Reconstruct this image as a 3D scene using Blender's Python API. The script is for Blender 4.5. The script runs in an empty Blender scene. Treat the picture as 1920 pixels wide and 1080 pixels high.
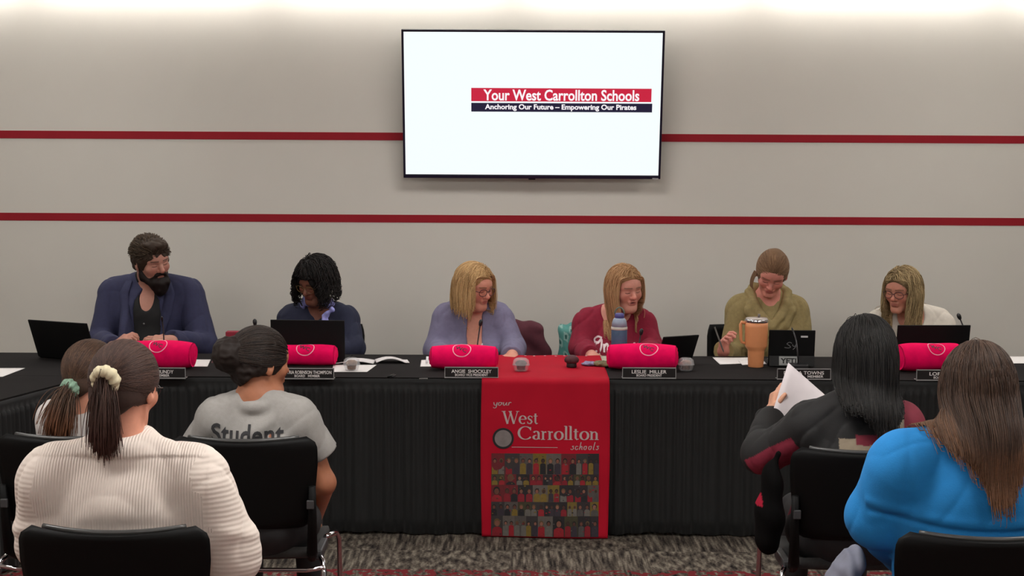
import bpy, math, random
import numpy as np
from mathutils import Vector, Matrix, Euler
from mathutils.bvhtree import BVHTree
C = bpy.context.scene.collection
rnd = random.Random(7)
PI = math.pi
# ------------------------------------------------------------------ camera model (1920x1080)
FPX = 2835.0; CAMZ = 1.85; PITCH = math.atan(276/2835); ROLL = math.radians(0.3)
_F = np.array([0, math.cos(PITCH), -math.sin(PITCH)])
_R0 = np.array([1.0, 0, 0]); _U0 = np.array([0, math.sin(PITCH), math.cos(PITCH)])
_R = _R0*math.cos(ROLL) + _U0*math.sin(ROLL); _U = _U0*math.cos(ROLL) - _R0*math.sin(ROLL)
def _ray(px, py): return _F*FPX + _R*(px-960) + _U*(540-py)
def at(px, py, Y):
    d = _ray(px, py); t = Y/d[1]
    return np.array([d[0]*t, Y, CAMZ + d[2]*t])
def onz(px, py, z):
    d = _ray(px, py); t = (z-CAMZ)/d[2]
    return np.array([d[0]*t, d[1]*t, z])
TZ = 0.745                     # height of the table cloth

# ------------------------------------------------------------------ materials
def lin(c):
    return tuple(((v/255)/12.92 if v/255 <= .04045 else ((v/255+.055)/1.055)**2.4) for v in c) + (1,)
MATS = {}
def mat(name, col, rough=.6, metal=0, noise=.12, nscale=30, bump=0, bscale=200, attr=False, emit=None, estr=1, trans=0, spec=.5, alpha=1, sheen=0, sss=0, wave=None):
    if name in MATS: return MATS[name]
    m = bpy.data.materials.new(name); m.use_nodes = True; nt = m.node_tree; N = nt.nodes; L = nt.links
    b = N['Principled BSDF']; c = lin(col) if max(col) > 1 else tuple(col)+(1,)
    b.inputs['Roughness'].default_value = rough; b.inputs['Metallic'].default_value = metal
    b.inputs['Specular IOR Level'].default_value = spec
    if trans: b.inputs['Transmission Weight'].default_value = trans
    if alpha < 1: b.inputs['Alpha'].default_value = alpha
    if sheen: b.inputs['Sheen Weight'].default_value = sheen
    if sss:
        b.inputs['Subsurface Weight'].default_value = sss; b.inputs['Subsurface Radius'].default_value = (.01, .004, .002)
    tc = N.new('ShaderNodeTexCoord')
    if attr:
        a = N.new('ShaderNodeAttribute'); a.attribute_name = 'Col'; src = a.outputs['Color']
    else:
        r = N.new('ShaderNodeRGB'); r.outputs[0].default_value = c; src = r.outputs[0]
    if noise:
        n = N.new('ShaderNodeTexNoise'); n.inputs['Scale'].default_value = nscale; n.inputs['Detail'].default_value = 3
        L.new(tc.outputs['Object'], n.inputs['Vector'])
        mr = N.new('ShaderNodeMapRange'); mr.inputs['From Min'].default_value = .3; mr.inputs['From Max'].default_value = .7
        mr.inputs['To Min'].default_value = 1-noise; mr.inputs['To Max'].default_value = 1+noise
        L.new(n.outputs['Fac'], mr.inputs['Value'])
        mx = N.new('ShaderNodeVectorMath'); mx.operation = 'SCALE'
        L.new(src, mx.inputs[0]); L.new(mr.outputs[0], mx.inputs['Scale']); src = mx.outputs[0]
    L.new(src, b.inputs['Base Color'])
    if emit is not None:
        b.inputs['Emission Color'].default_value = lin(emit); b.inputs['Emission Strength'].default_value = estr
    if bump or wave:
        bp = N.new('ShaderNodeBump'); bp.inputs['Strength'].default_value = bump or .5; bp.inputs['Distance'].default_value = .002
        if wave:                                   # (axis, scale) knit ribs
            w = N.new('ShaderNodeTexWave'); w.bands_direction = wave[0]; w.inputs['Scale'].default_value = wave[1]
            w.inputs['Distortion'].default_value = .6; w.inputs['Detail Scale'].default_value = 1
            L.new(tc.outputs['Object'], w.inputs['Vector']); L.new(w.outputs['Fac'], bp.inputs['Height'])
        else:
            n2 = N.new('ShaderNodeTexNoise'); n2.inputs['Scale'].default_value = bscale; n2.inputs['Detail'].default_value = 2
            L.new(tc.outputs['Object'], n2.inputs['Vector']); L.new(n2.outputs['Fac'], bp.inputs['Height'])
        L.new(bp.outputs[0], b.inputs['Normal'])
    MATS[name] = m; return m

# ------------------------------------------------------------------ objects
def thing(name, label, cat, loc=(0, 0, 0), rotz=0, group=None):
    o = bpy.data.objects.new(name, None); C.objects.link(o); o.empty_display_size = .1
    o.location = tuple(loc); o.rotation_euler = (0, 0, rotz); o['label'] = label; o['category'] = cat
    if group: o['group'] = group
    return o
def tag(o, label, cat, group=None, kind=None):
    o['label'] = label; o['category'] = cat
    if group: o['group'] = group
    if kind: o['kind'] = kind
    return o
def struct(o): o['kind'] = 'structure'; return o
def meshobj(name, V, F, m, parent=None, col=None, smooth=True, angle=None, bevel=0, bseg=2, loc=None, label=None):
    me = bpy.data.meshes.new(name)
    if isinstance(F, np.ndarray):
        V = np.asarray(V, dtype=np.float32); F = F.astype(np.int32); nf, k = F.shape
        me.vertices.add(len(V)); me.vertices.foreach_set('co', V.ravel())
        me.loops.add(nf*k); me.loops.foreach_set('vertex_index', F.ravel())
        me.polygons.add(nf); me.polygons.foreach_set('loop_start', np.arange(nf, dtype=np.int32)*k)
        me.update(calc_edges=True)
    else:
        me.from_pydata([tuple(v) for v in V], [], [tuple(f) for f in F]); me.update()
    if smooth:
        me.polygons.foreach_set('use_smooth', [True]*len(me.polygons))
        if angle: me.set_sharp_from_angle(angle=math.radians(angle))
    if col is not None:
        ca = me.color_attributes.new('Col', 'FLOAT_COLOR', 'POINT')
        c4 = np.ones((len(me.vertices), 4), dtype=np.float32); c4[:, :3] = col
        ca.data.foreach_set('color', c4.ravel())
    me.materials.append(m)
    o = bpy.data.objects.new(name, me); C.objects.link(o)
    if parent is not None: o.parent = parent
    if loc is not None: o.location = tuple(loc)
    if bevel:
        b = o.modifiers.new('bevel', 'BEVEL'); b.width = bevel; b.segments = bseg; b.limit_method = 'ANGLE'; b.angle_limit = .6
    if label: o['label'] = label
    return o
class MB:
    def __init__(s): s.V = []; s.F = []
    def add(s, V, F):
        n = len(s.V); s.V += [tuple(map(float, v)) for v in V]; s.F += [tuple(i+n for i in f) for f in F]; return s
    def box(s, c, size, rot=None):
        a, b, d = [x/2 for x in size]
        P = [Vector((x*a, y*b, z*d)) for x in (-1, 1) for y in (-1, 1) for z in (-1, 1)]
        if rot is not None:
            R = Euler(rot).to_matrix(); P = [R @ p for p in P]
        P = [p + Vector(tuple(c)) for p in P]
        return s.add(P, [(0, 1, 3, 2), (4, 6, 7, 5), (0, 4, 5, 1), (2, 3, 7, 6), (0, 2, 6, 4), (1, 5, 7, 3)])
    def tube(s, path, r, n=10, cap=True):
        path = [Vector(tuple(p)) for p in path]; m = len(path)
        rs = r if hasattr(r, '__len__') else [r]*m
        up = None; rings = []
        for i, p in enumerate(path):
            t = (path[min(i+1, m-1)] - path[max(i-1, 0)]).normalized()
            if up is None:
                up = Vector((0, 0, 1)) if abs(t.z) < .9 else Vector((1, 0, 0))
            up = (up - t*up.dot(t)).normalized(); sd = t.cross(up)
            rings.append([p + (up*math.cos(2*PI*k/n) + sd*math.sin(2*PI*k/n))*rs[i] for k in range(n)])
        V = [v for rg in rings for v in rg]
        F = [(i*n+k, i*n+(k+1) % n, (i+1)*n+(k+1) % n, (i+1)*n+k) for i in range(m-1) for k in range(n)]
        if cap: F += [tuple(range(n))[::-1], tuple(range((m-1)*n, m*n))]
        return s.add(V, F)
    def lathe(s, prof, n=32, c=(0, 0, 0), sx=1, sy=1, R=None):
        V = []
        for r, z in prof:
            for k in range(n):
                a = 2*PI*k/n; v = Vector((r*math.cos(a)*sx, r*math.sin(a)*sy, z))
                if R is not None: v = R @ v
                V.append(v + Vector(tuple(c)))
        m = len(prof)
        F = [(i*n+k, i*n+(k+1) % n, (i+1)*n+(k+1) % n, (i+1)*n+k) for i in range(m-1) for k in range(n)]
        F += [tuple(range(n))[::-1], tuple(range((m-1)*n, m*n))]
        return s.add(V, F)
    def grid(s, fn, nu, nv):
        V = [fn(i/nu, j/nv) for i in range(nu+1) for j in range(nv+1)]
        F = [(i*(nv+1)+j, (i+1)*(nv+1)+j, (i+1)*(nv+1)+j+1, i*(nv+1)+j+1) for i in range(nu) for j in range(nv)]
        return s.add(V, F)
    def obj(s, name, m, parent=None, **k): return meshobj(name, s.V, s.F, m, parent, **k)
def solid(o, t, off=0):
    md = o.modifiers.new('thickness', 'SOLIDIFY'); md.thickness = t; md.offset = off; return o
def poly_slab(pts, z0, z1):
    n = len(pts); V = [(x, y, z0) for x, y in pts] + [(x, y, z1) for x, y in pts]
    F = [tuple(range(n))[::-1], tuple(range(n, 2*n))] + [(i, (i+1) % n, n+(i+1) % n, n+i) for i in range(n)]
    return V, F
def text_geo(s, size=1, bold=0, shear=0, sx=1, align='CENTER', space=1, res=3):
    cu = bpy.data.curves.new('lettering', 'FONT'); cu.body = s; cu.size = size; cu.offset = bold; cu.shear = shear
    cu.align_x = align; cu.align_y = 'CENTER'; cu.space_character = space; cu.resolution_u = res
    ob = bpy.data.objects.new('lettering', cu); C.objects.link(ob)
    bpy.context.view_layer.update()
    dg = bpy.context.evaluated_depsgraph_get()
    me = bpy.data.meshes.new_from_object(ob.evaluated_get(dg))
    V = [(v.co.x*sx, v.co.y) for v in me.vertices]; F = [tuple(p.vertices) for p in me.polygons]
    bpy.data.objects.remove(ob); bpy.data.curves.remove(cu); bpy.data.meshes.remove(me)
    return V, F
def fit_text(s, w, h=None, **k):          # centred lettering scaled to width w (and height h)
    V, F = text_geo(s, **k)
    xs = [v[0] for v in V]; ys = [v[1] for v in V]
    cx = (max(xs)+min(xs))/2; cy = (max(ys)+min(ys))/2; sx = w/(max(xs)-min(xs)); sy = sx if h is None else h/(max(ys)-min(ys))
    return [((x-cx)*sx, (y-cy)*sy) for x, y in V], F
def densify(V, F, L):
    import bmesh
    bm = bmesh.new(); vs = [bm.verts.new((x, y, 0)) for x, y in V]
    for f in F:
        try: bm.faces.new([vs[i] for i in f])
        except ValueError: pass
    bmesh.ops.triangulate(bm, faces=bm.faces[:])
    for _ in range(5):
        es = [e for e in bm.edges if e.calc_length() > L]
        if not es: break
        bmesh.ops.subdivide_edges(bm, edges=es, cuts=1)
        bmesh.ops.triangulate(bm, faces=[f for f in bm.faces if len(f.verts) > 3])
    bm.verts.index_update()
    V2 = [(v.co.x, v.co.y) for v in bm.verts]; F2 = [tuple(v.index for v in f.verts) for f in bm.faces]; bm.free()
    return V2, F2

# ------------------------------------------------------------------ signed-distance volumes
def smin(a, b, k):
    h = np.maximum(k-np.abs(a-b), 0)/k
    return np.minimum(a, b) - h*h*k*.25
def E_ell(c, r, R=None):
    c = np.array(c, float); r = np.array(r, float); R = np.eye(3) if R is None else np.array(R)
    def f(P):
        q = (P-c) @ R
        k0 = np.sqrt(((q/r)**2).sum(-1)); k1 = np.sqrt(((q/(r*r))**2).sum(-1))
        return k0*(k0-1)/np.maximum(k1, 1e-9)
    e = np.sqrt(((R*r)**2).sum(1))
    return f, c-e, c+e
def E_cone(a, b, ra, rb):
    a = np.array(a, float); b = np.array(b, float); ba = b-a; L2 = (ba**2).sum()
    def f(P):
        h = np.clip(((P-a) @ ba)/max(L2, 1e-12), 0, 1)[..., None]
        return np.sqrt(((P-a-h*ba)**2).sum(-1)) - (ra+(rb-ra)*h[..., 0])
    m = max(ra, rb)
    return f, np.minimum(a, b)-m, np.maximum(a, b)+m
def E_box(c, s, rr, R=None):
    c = np.array(c, float); s = np.array(s, float)-rr; R = np.eye(3) if R is None else np.array(R)
    def f(P):
        q = np.abs((P-c) @ R) - s
        return np.sqrt((np.maximum(q, 0)**2).sum(-1)) + np.minimum(q.max(-1), 0) - rr
    e = (np.abs(R)*(s+rr)).sum(1)
    return f, c-e, c+e
def E_ring(c, R0, r, R=None, sy=1, rz=1):
    c = np.array(c, float); R = np.eye(3) if R is None else np.array(R)
    def f(P):
        q = (P-c) @ R; l = np.sqrt(q[..., 0]**2+(q[..., 1]/sy)**2)-R0
        return np.sqrt(l*l+(q[..., 2]/rz)**2)-r
    e = (R0+r)*1.15
    return f, c-e, c+e
class Vol:
    def __init__(s, h): s.h = h; s.ops = []
    def add(s, E, k=.02, op='u'): s.ops.append((E, k, op)); return s
    def cut(s, E, k=.008): s.ops.append((E, k, 's')); return s
    def build(s, inflate=0, disp=None, margin=.05):
        lo = np.min([E[1] for E, k, op in s.ops if op == 'u'], 0)-inflate-.02; hi = np.max([E[2] for E, k, op in s.ops if op == 'u'], 0)+inflate+.02
        h = s.h; n = np.ceil((hi-lo)/h).astype(int)+1; s.lo = lo; s.n = n
        d = np.full(n, .5, dtype=np.float32)
        ax = [lo[i]+h*np.arange(n[i]) for i in range(3)]
        done = False
        for E, k, op in s.ops:
            f, a, b = E; m = margin+inflate
            i0 = np.clip(np.floor((a-m-lo)/h).astype(int), 0, n); i1 = np.clip(np.ceil((b+m-lo)/h).astype(int)+1, 0, n)
            if (i1 <= i0).any(): continue
            P = np.empty((i1[0]-i0[0], i1[1]-i0[1], i1[2]-i0[2], 3), dtype=np.float32)
            P[..., 0] = ax[0][i0[0]:i1[0], None, None]; P[..., 1] = ax[1][None, i0[1]:i1[1], None]; P[..., 2] = ax[2][None, None, i0[2]:i1[2]]
            v = f(P).astype(np.float32)
            sl = (slice(i0[0], i1[0]), slice(i0[1], i1[1]), slice(i0[2], i1[2]))
            if op == 'u': d[sl] = smin(d[sl], v, k)
            else:
                if not done: d -= inflate; done = True
                d[sl] = -smin(-d[sl], v, k)
        if not done: d -= inflate
        if disp is not None:
            I = np.nonzero(np.abs(d) < .03)
            P = np.stack([ax[q][I[q]] for q in range(3)], -1)
            d[I] += disp(P).astype(np.float32)
        s.d = d; return s
    def sample(s, P):
        q = (P-s.lo)/s.h; i = np.floor(q).astype(int); ok = ((i >= 0) & (i < s.n-1)).all(-1)
        i = np.clip(i, 0, s.n-2); t = np.clip(q-i, 0, 1); r = 0
        for a in (0, 1):
            for b in (0, 1):
                for c in (0, 1):
                    w = (t[..., 0] if a else 1-t[..., 0])*(t[..., 1] if b else 1-t[..., 1])*(t[..., 2] if c else 1-t[..., 2])
                    r = r + w*s.d[i[..., 0]+a, i[..., 1]+b, i[..., 2]+c]
        return np.where(ok, r, .5)
    def push(s, P, off):
        for _ in range(3):
            v = s.sample(P); I = v < off
            if not I.any(): break
            Q = P[I]; e = s.h
            g = np.stack([s.sample(Q+np.eye(3)[a]*e)-s.sample(Q-np.eye(3)[a]*e) for a in range(3)], -1)
            gn = np.linalg.norm(g, axis=-1, keepdims=True); g = g/np.maximum(gn, 1e-6)
            P[I] = Q+g*(off-v[I])[:, None]
        return P
    def mesh(s):
        d = s.d; h = s.h; ins = d < 0; n = np.array(d.shape)
        cnt = np.zeros(n-1, dtype=np.uint8)
        for a in (0, 1):
            for b in (0, 1):
                for c in (0, 1):
                    cnt += ins[a:n[0]-1+a, b:n[1]-1+b, c:n[2]-1+c]
        act = (cnt > 0) & (cnt < 8); I = np.stack(np.nonzero(act), -1); idx = np.full(n-1, -1, dtype=np.int32); idx[act] = np.arange(len(I))
        cor = {}
        for a in (0, 1):
            for b in (0, 1):
                for c in (0, 1): cor[(a, b, c)] = d[I[:, 0]+a, I[:, 1]+b, I[:, 2]+c].astype(np.float64)
        S = np.zeros((len(I), 3)); W = np.zeros(len(I))
        for p in cor:
            for ax in range(3):
                if p[ax]: continue
                q = list(p); q[ax] = 1; q = tuple(q); va = cor[p]; vb = cor[q]; m = (va < 0) != (vb < 0)
                t = np.where(m, va/np.where(m, va-vb, 1), 0)
                pt = np.repeat(np.array([p], float), len(I), 0); pt[:, ax] += t
                S += pt*m[:, None]; W += m
        V = (I+S/W[:, None])*h+s.lo
        Fs = []
        for ax in range(3):
            o1, o2 = (ax+1) % 3, (ax+2) % 3
            sa = [slice(None)]*3; sb = [slice(None)]*3; sa[ax] = slice(0, -1); sb[ax] = slice(1, None)
            A = ins[tuple(sa)]; B = ins[tuple(sb)]; m = A != B
            E = np.stack(np.nonzero(m), -1)
            E = E[(E[:, o1] > 0) & (E[:, o2] > 0) & (E[:, o1] < n[o1]-1) & (E[:, o2] < n[o2]-1)]
            fl = A[E[:, 0], E[:, 1], E[:, 2]]
            u = np.zeros(3, int); u[o1] = 1; v = np.zeros(3, int); v[o2] = 1
            def g(X): return idx[X[:, 0], X[:, 1], X[:, 2]]
            q = np.stack([g(E-u-v), g(E-v), g(E), g(E-u)], -1)
            q[~fl] = q[~fl][:, ::-1]; Fs.append(q)
        F = np.concatenate(Fs); F = F[(F >= 0).all(1)]
        return V, F
def rotm(yaw=0, pitch=0, roll=0):
    y, p, r = map(math.radians, (yaw, pitch, roll))
    Rz = np.array([[math.cos(y), -math.sin(y), 0], [math.sin(y), math.cos(y), 0], [0, 0, 1]])
    Rx = np.array([[1, 0, 0], [0, math.cos(p), -math.sin(p)], [0, math.sin(p), math.cos(p)]])
    Ry = np.array([[math.cos(r), 0, math.sin(r)], [0, 1, 0], [-math.sin(r), 0, math.cos(r)]])
    return Ry @ Rz @ Rx
def nrm(v): v = np.array(v, float); return v/np.linalg.norm(v)
# ------------------------------------------------------------------ camera
cam_d = bpy.data.cameras.new('camera'); cam = bpy.data.objects.new('camera', cam_d); C.objects.link(cam)
cam_d.sensor_width = 36; cam_d.lens = FPX/1920*36; cam_d.clip_end = 100
M4 = Matrix(((_R[0], _U[0], -_F[0], 0), (_R[1], _U[1], -_F[1], 0), (_R[2], _U[2], -_F[2], CAMZ), (0, 0, 0, 1)))
cam.matrix_world = M4
sc = bpy.context.scene; sc.camera = cam
sc.view_settings.view_transform = 'Standard'; sc.view_settings.look = 'None'; sc.view_settings.gamma = 1; sc.view_settings.use_curve_mapping = False
sc.view_settings.exposure = 0
w = bpy.data.worlds.new('world'); sc.world = w; w.use_nodes = True
w.node_tree.nodes['Background'].inputs[0].default_value = (.02, .02, .02, 1); w.node_tree.nodes['Background'].inputs[1].default_value = .2
# ------------------------------------------------------------------ room
WY = 9.0; X0, X1, Y0, ZC = -4.3, 4.3, -2.2, 2.74
wallm = mat('wall_paint', (212, 208, 200), .9, noise=.015, nscale=2, bump=.05, bscale=300, spec=.2)
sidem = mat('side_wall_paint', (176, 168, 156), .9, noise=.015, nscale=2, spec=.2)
ceilm = mat('ceiling_tile', (225, 222, 215), .95, noise=.03, nscale=60, spec=.2)
stripe = mat('red_stripe_paint', (150, 28, 40), .8, noise=.03, nscale=4, spec=.25)
def carpet_mat():
    m = bpy.data.materials.new('carpet'); m.use_nodes = True; nt = m.node_tree; N = nt.nodes; L = nt.links; b = N['Principled BSDF']
    b.inputs['Roughness'].default_value = 1; b.inputs['Specular IOR Level'].default_value = .1
    g = N.new('ShaderNodeNewGeometry')
    def mp(sx, sy, rz):
        q = N.new('ShaderNodeMapping'); q.inputs['Scale'].default_value = (sx, sy, 1); q.inputs['Rotation'].default_value = (0, 0, rz)
        L.new(g.outputs['Position'], q.inputs[0]); return q.outputs[0]
    def nz(vec, sc_, det=2):
        q = N.new('ShaderNodeTexNoise'); q.inputs['Scale'].default_value = sc_; q.inputs['Detail'].default_value = det; L.new(vec, q.inputs['Vector']); return q.outputs['Fac']
    a = nz(mp(55, 5, .0), 1); a2 = nz(mp(6, 60, .5), 1); sel = N.new('ShaderNodeTexChecker'); sel.inputs['Scale'].default_value = 1.0
    L.new(mp(1.64, 1.64, 0), sel.inputs['Vector'])
    sel.inputs[1].default_value = (0, 0, 0, 1); sel.inputs[2].default_value = (.75, .75, .75, 1)
    mx = N.new('ShaderNodeMix'); mx.data_type = 'FLOAT'; L.new(sel.outputs['Fac'], mx.inputs[0]); 
    a3 = nz(mp(40, 12, .25), 1); L.new(a, mx.inputs[2]); L.new(a3, mx.inputs[3])
    mx2 = N.new('ShaderNodeMix'); mx2.data_type = 'FLOAT'; mx2.inputs[0].default_value = .3; L.new(mx.outputs[0], mx2.inputs[2]); L.new(nz(g.outputs['Position'], 90, 3), mx2.inputs[3])
    r = N.new('ShaderNodeValToRGB'); e = r.color_ramp.elements
    e[0].position = .36; e[0].color = lin((32, 28, 27)); e[1].position = .68; e[1].color = lin((142, 134, 120))
    x = e.new(.5); x.color = lin((84, 77, 69)); L.new(mx2.outputs[0], r.inputs[0])
    # reddish accent yarn in the second tile row from the table
    sp = N.new('ShaderNodeSeparateXYZ'); L.new(g.outputs['Position'], sp.inputs[0])
    lt = N.new('ShaderNodeMath'); lt.operation = 'LESS_THAN'; lt.inputs[1].default_value = 6.40; L.new(sp.outputs[1], lt.inputs[0])
    gx = N.new('ShaderNodeMath'); gx.operation = 'GREATER_THAN'; gx.inputs[1].default_value = .5; L.new(nz(mp(25, 25, 0), 1), gx.inputs[0])
    mu = N.new('ShaderNodeMath'); mu.operation = 'MULTIPLY'; L.new(lt.outputs[0], mu.inputs[0]); L.new(gx.outputs[0], mu.inputs[1])
    mc = N.new('ShaderNodeMix'); mc.data_type = 'RGBA'; L.new(mu.outputs[0], mc.inputs[0]); L.new(r.outputs[0], mc.inputs[6]); mc.inputs[7].default_value = lin((112, 40, 44))
    L.new(mc.outputs[2], b.inputs['Base Color'])
    bp = N.new('ShaderNodeBump'); bp.inputs['Strength'].default_value = .6; bp.inputs['Distance'].default_value = .004; L.new(mx2.outputs[0], bp.inputs['Height']); L.new(bp.outputs[0], b.inputs['Normal'])
    return m
XC, YC = (X0+X1)/2, (Y0+WY)/2
struct(MB().box((XC, YC, -.05), (X1-X0+.2, WY-Y0+.2, .1)).obj('floor', carpet_mat(), smooth=False))
# recessed perimeter slot along the far wall: the ceiling stops 20 cm short of it
struct(MB().box((XC, (Y0+WY-.2)/2, ZC+.05), (X1-X0+.2, WY-.2-Y0, .1)).obj('ceiling', ceilm, smooth=False))
struct(MB().box((XC, WY+.05, 1.55), (X1-X0+.2, .1, 3.1)).obj('wall_back', wallm, smooth=False))
struct(MB().box((X0-.05, YC, 1.55), (.1, WY-Y0, 3.1)).obj('wall_left', sidem, smooth=False))
struct(MB().box((X1+.05, YC, 1.55), (.1, WY-Y0, 3.1)).obj('wall_right', sidem, smooth=False))
struct(MB().box((XC, Y0-.05, 1.55), (X1-X0+.2, .1, 3.1)).obj('wall_front', sidem, smooth=False))
struct(MB().box((XC, WY-.1, ZC+.17), (X1-X0, .2, .02)).box((XC, WY-.21, ZC+.13), (X1-X0, .02, .1)).obj('trim_1', ceilm, smooth=False))
struct(MB().box((XC, WY-.006, .05), (X1-X0, .012, .1)).obj('baseboard_back', mat('baseboard_rubber', (40, 38, 37), .6), smooth=False, bevel=.002))
for i, py in enumerate((257, 411)):
    z = at(960, py, WY)[2]
    struct(MB().box((XC, WY-.0012, z), (X1-X0, .0024, .046)).obj('trim_%d' % (i+2), stripe, smooth=False))
# lights: troffers in the ceiling and lamps in the perimeter slot
def fixture(x, y, w_, d_, power, label, group, slot=False):
    t = thing('slot_light' if slot else 'ceiling_light', label, 'ceiling light', (x, y, ZC+(.03 if slot else 0)), 0, group)
    fm = mat('lamp_frame', (215, 215, 212), .5); dm = mat('lamp_diffuser_%d' % round(power*10), (240, 240, 235), .5, emit=(255, 252, 248), estr=power, noise=0)
    f = MB()
    for sx, sy, a, b_ in ((0, 1, w_, .02), (0, -1, w_, .02), (1, 0, .02, d_), (-1, 0, .02, d_)):
        f.box((sx*(w_/2-.01), sy*(d_/2-.01), -.008), (a, b_, .016))
    f.obj('frame', fm, t, smooth=False)
    MB().box((0, 0, -.006), (w_-.04, d_-.04, .008)).obj('diffuser', dm, t, smooth=False)
PT, PS = 9.0, 13.5
for iy, y in enumerate((.6, 4.2, 7.55)):
    for x in (-2.7, 0, 2.7):
        fixture(x, y, 1.2, .6, PT*(1 if iy == 2 else 2.75), 'flat white troffer light set in the ceiling above the audience', 'troffer lights in the ceiling')
for k in range(6):
    fixture(-3.55+1.42*k, WY-.1, 1.4, .12, PS, 'slim slot lamp in the ceiling recess grazing the striped wall', 'slot lamps along the striped wall', True)

# ------------------------------------------------------------------ television
tvm = mat('tv_black_plastic', (14, 12, 20), .35, noise=.02); 
def em(name, c, s=1.0):
    return mat(name, (8, 8, 10), .4, noise=0, emit=c, estr=s)
tl, tr, bl, br = at(752, 55, 8.72), at(1247, 58, 8.72), at(757, 333, 8.92), at(1238, 335, 8.92)
cx = (tl[0]+tr[0]+bl[0]+br[0])/4; TW = ((tr[0]-tl[0])+(br[0]-bl[0]))/2
topz, botz = at(960, 56, 8.74)[2], at(960, 334, 8.9)[2]
tilt = math.atan2(.16, topz-botz); TH = (topz-botz)/math.cos(tilt)
tv = thing('television', 'large black flat television tilted down on the striped wall showing a white slide', 'television', (cx, 8.82, (topz+botz)/2)); tv.rotation_euler = (tilt, 0, math.radians(-.15))
MB().box((0, .012, 0), (TW, .024, TH)).box((0, .04, -.05), (TW*.8, .04, TH*.7)).obj('casing', tvm, tv, bevel=.003, smooth=False)
bz = .013
scr = MB().box((0, -.001, .004), (TW-2*bz, .003, TH-2*bz-.008)).obj('screen', em('screen_white', (246, 254, 255), 1.0), tv, smooth=False)
MB().box((0, -.003, TH/2-bz/2), (TW, .006, bz)).box((0, -.003, -TH/2+bz/2+.002), (TW, .006, bz+.005)).box((-TW/2+bz/2, -.003, 0), (bz, .006, TH)).box((TW/2-bz/2, -.003, 0), (bz, .006, TH)).obj('bezel', mat('tv_bezel', (22, 18, 44), .3, noise=.02), tv, bevel=.0015, smooth=False)
MB().box((0, .103, .0), (.4, .14, .1)).obj('wall_bracket', mat('bracket_steel', (50, 50, 52), .5, .6), tv, smooth=False)
MB().box((TW/2-.03, -.007, -TH/2+.002), (.035, .003, .008)).obj('maker_badge', mat('badge_grey', (170, 170, 175), .4), tv, smooth=False)
MB().box((0, -.004, -TH/2-.004), (.04, .008, .008)).obj('sensor', tvm, tv, smooth=False)
def tvxz(px, py):            # slide coordinates from the picture
    u = (px-(752+1247)/2-(( -3 if py > 200 else 0)))/495*TW
    return u, ((195-py)/279)*TH
def tvtext(s, x0, x1, y, h, mname, c, name, **k):
    V, F = fit_text(s, (x1-x0)/495*TW, h/279*TH, **k); ox, oz = tvxz((x0+x1)/2, y)
    meshobj(name, [(ox+x, -.0046, oz+z) for x, z in V], F, em(mname, c), scr, smooth=False)
def tvbar(x0, x1, y0, y1, mname, c, name):
    a, b_ = tvxz(x0, y0), tvxz(x1, y1)
    MB().box(((a[0]+b_[0])/2, -.0035, (a[1]+b_[1])/2), (b_[0]-a[0], .001, a[1]-b_[1])).obj(name, em(mname, c), scr, smooth=False)
tvbar(883, 1225, 163, 188, 'slide_red', (200, 32, 62), 'slide_bar'); tvbar(883, 1224, 191, 207.5, 'slide_navy', (26, 24, 52), 'slide_bar')
tvtext('Your West Carrollton Schools', 906, 1202, 176, 21, 'slide_white', (252, 246, 250), 'slide_heading', bold=.022)
tvtext('Anchoring Our Future \u2013 Empowering Our Pirates', 909, 1197, 199.5, 13, 'slide_white', (250, 250, 255), 'slide_heading', bold=.03)

# ------------------------------------------------------------------ tables with cloths and skirts
clothm = mat('black_tablecloth', (38, 36, 36), .85, noise=.08, nscale=4, bump=.12, bscale=9, spec=.06)
skirtm = mat('black_skirt', (17, 18, 18), .7, noise=.1, nscale=12, bump=.1, bscale=400, spec=.35, sheen=.1)
YF, YB = 7.0, 7.76
XL = -1.965; XR = 2.45
LW = [(XL, YF), (-2.56, 5.1), (-3.3, 5.3), (-2.78, 7.0)]
XE = 2.42
tops = [('black covered head table running the width of the room', (-2.78, YF), (3.3, YB))]
legm = mat('table_leg_steel', (90, 90, 92), .4, .8)
def table(name, label, pts, group=None):
    cx_ = sum(p[0] for p in pts)/len(pts); cy_ = sum(p[1] for p in pts)/len(pts)
    t = thing('folding_table', label, 'table', (cx_, cy_, 0), 0, group)
    V, F = poly_slab([((x-cx_)*.985, (y-cy_)*.985) for x, y in pts], TZ-.035, TZ-.006)
    meshobj('tabletop', V, F, mat('table_laminate', (120, 110, 95), .5), t, smooth=False)
    for x, y in pts:
        px_, py_ = (x-cx_)*.88, (y-cy_)*.84
        MB().tube([(px_, py_, 0), (px_, py_, TZ-.035)], .014).obj('leg', legm, t)
head_pts = [(-2.78, YF), (3.3, YF), (3.3, YB), (-2.78, YB)]
table('folding_table', 'long folding table hidden under the black cloth along the striped wall', head_pts)
table('folding_table', 'folding table under the black cloth at the left end, angled toward the room', LW)
RW = [(2.55, YF-.002), (3.3, YF-.002), (3.6, 5.2), (2.85, 5.1)]
table('folding_table', 'folding table under the black cloth at the right end of the head table', RW)
def cloth(pts, label, over=.035):
    V, F = poly_slab(pts, TZ-.004, TZ)
    mb = MB().add(V, F); n = len(pts)
    for i in range(n):
        a, b_ = pts[i], pts[(i+1) % n]
        mb.add([(a[0], a[1], TZ-.001), (b_[0], b_[1], TZ-.001), (b_[0], b_[1], TZ-over), (a[0], a[1], TZ-over)], [(0, 1, 2, 3)])
    o = mb.obj('tablecloth', clothm, smooth=False); tag(o, label, 'tablecloth'); return o
cloth([(-2.78, YF), (3.3, YF), (3.3, YB), (-2.78, YB)], 'black cloth over the long table where the six members sit')
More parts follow.
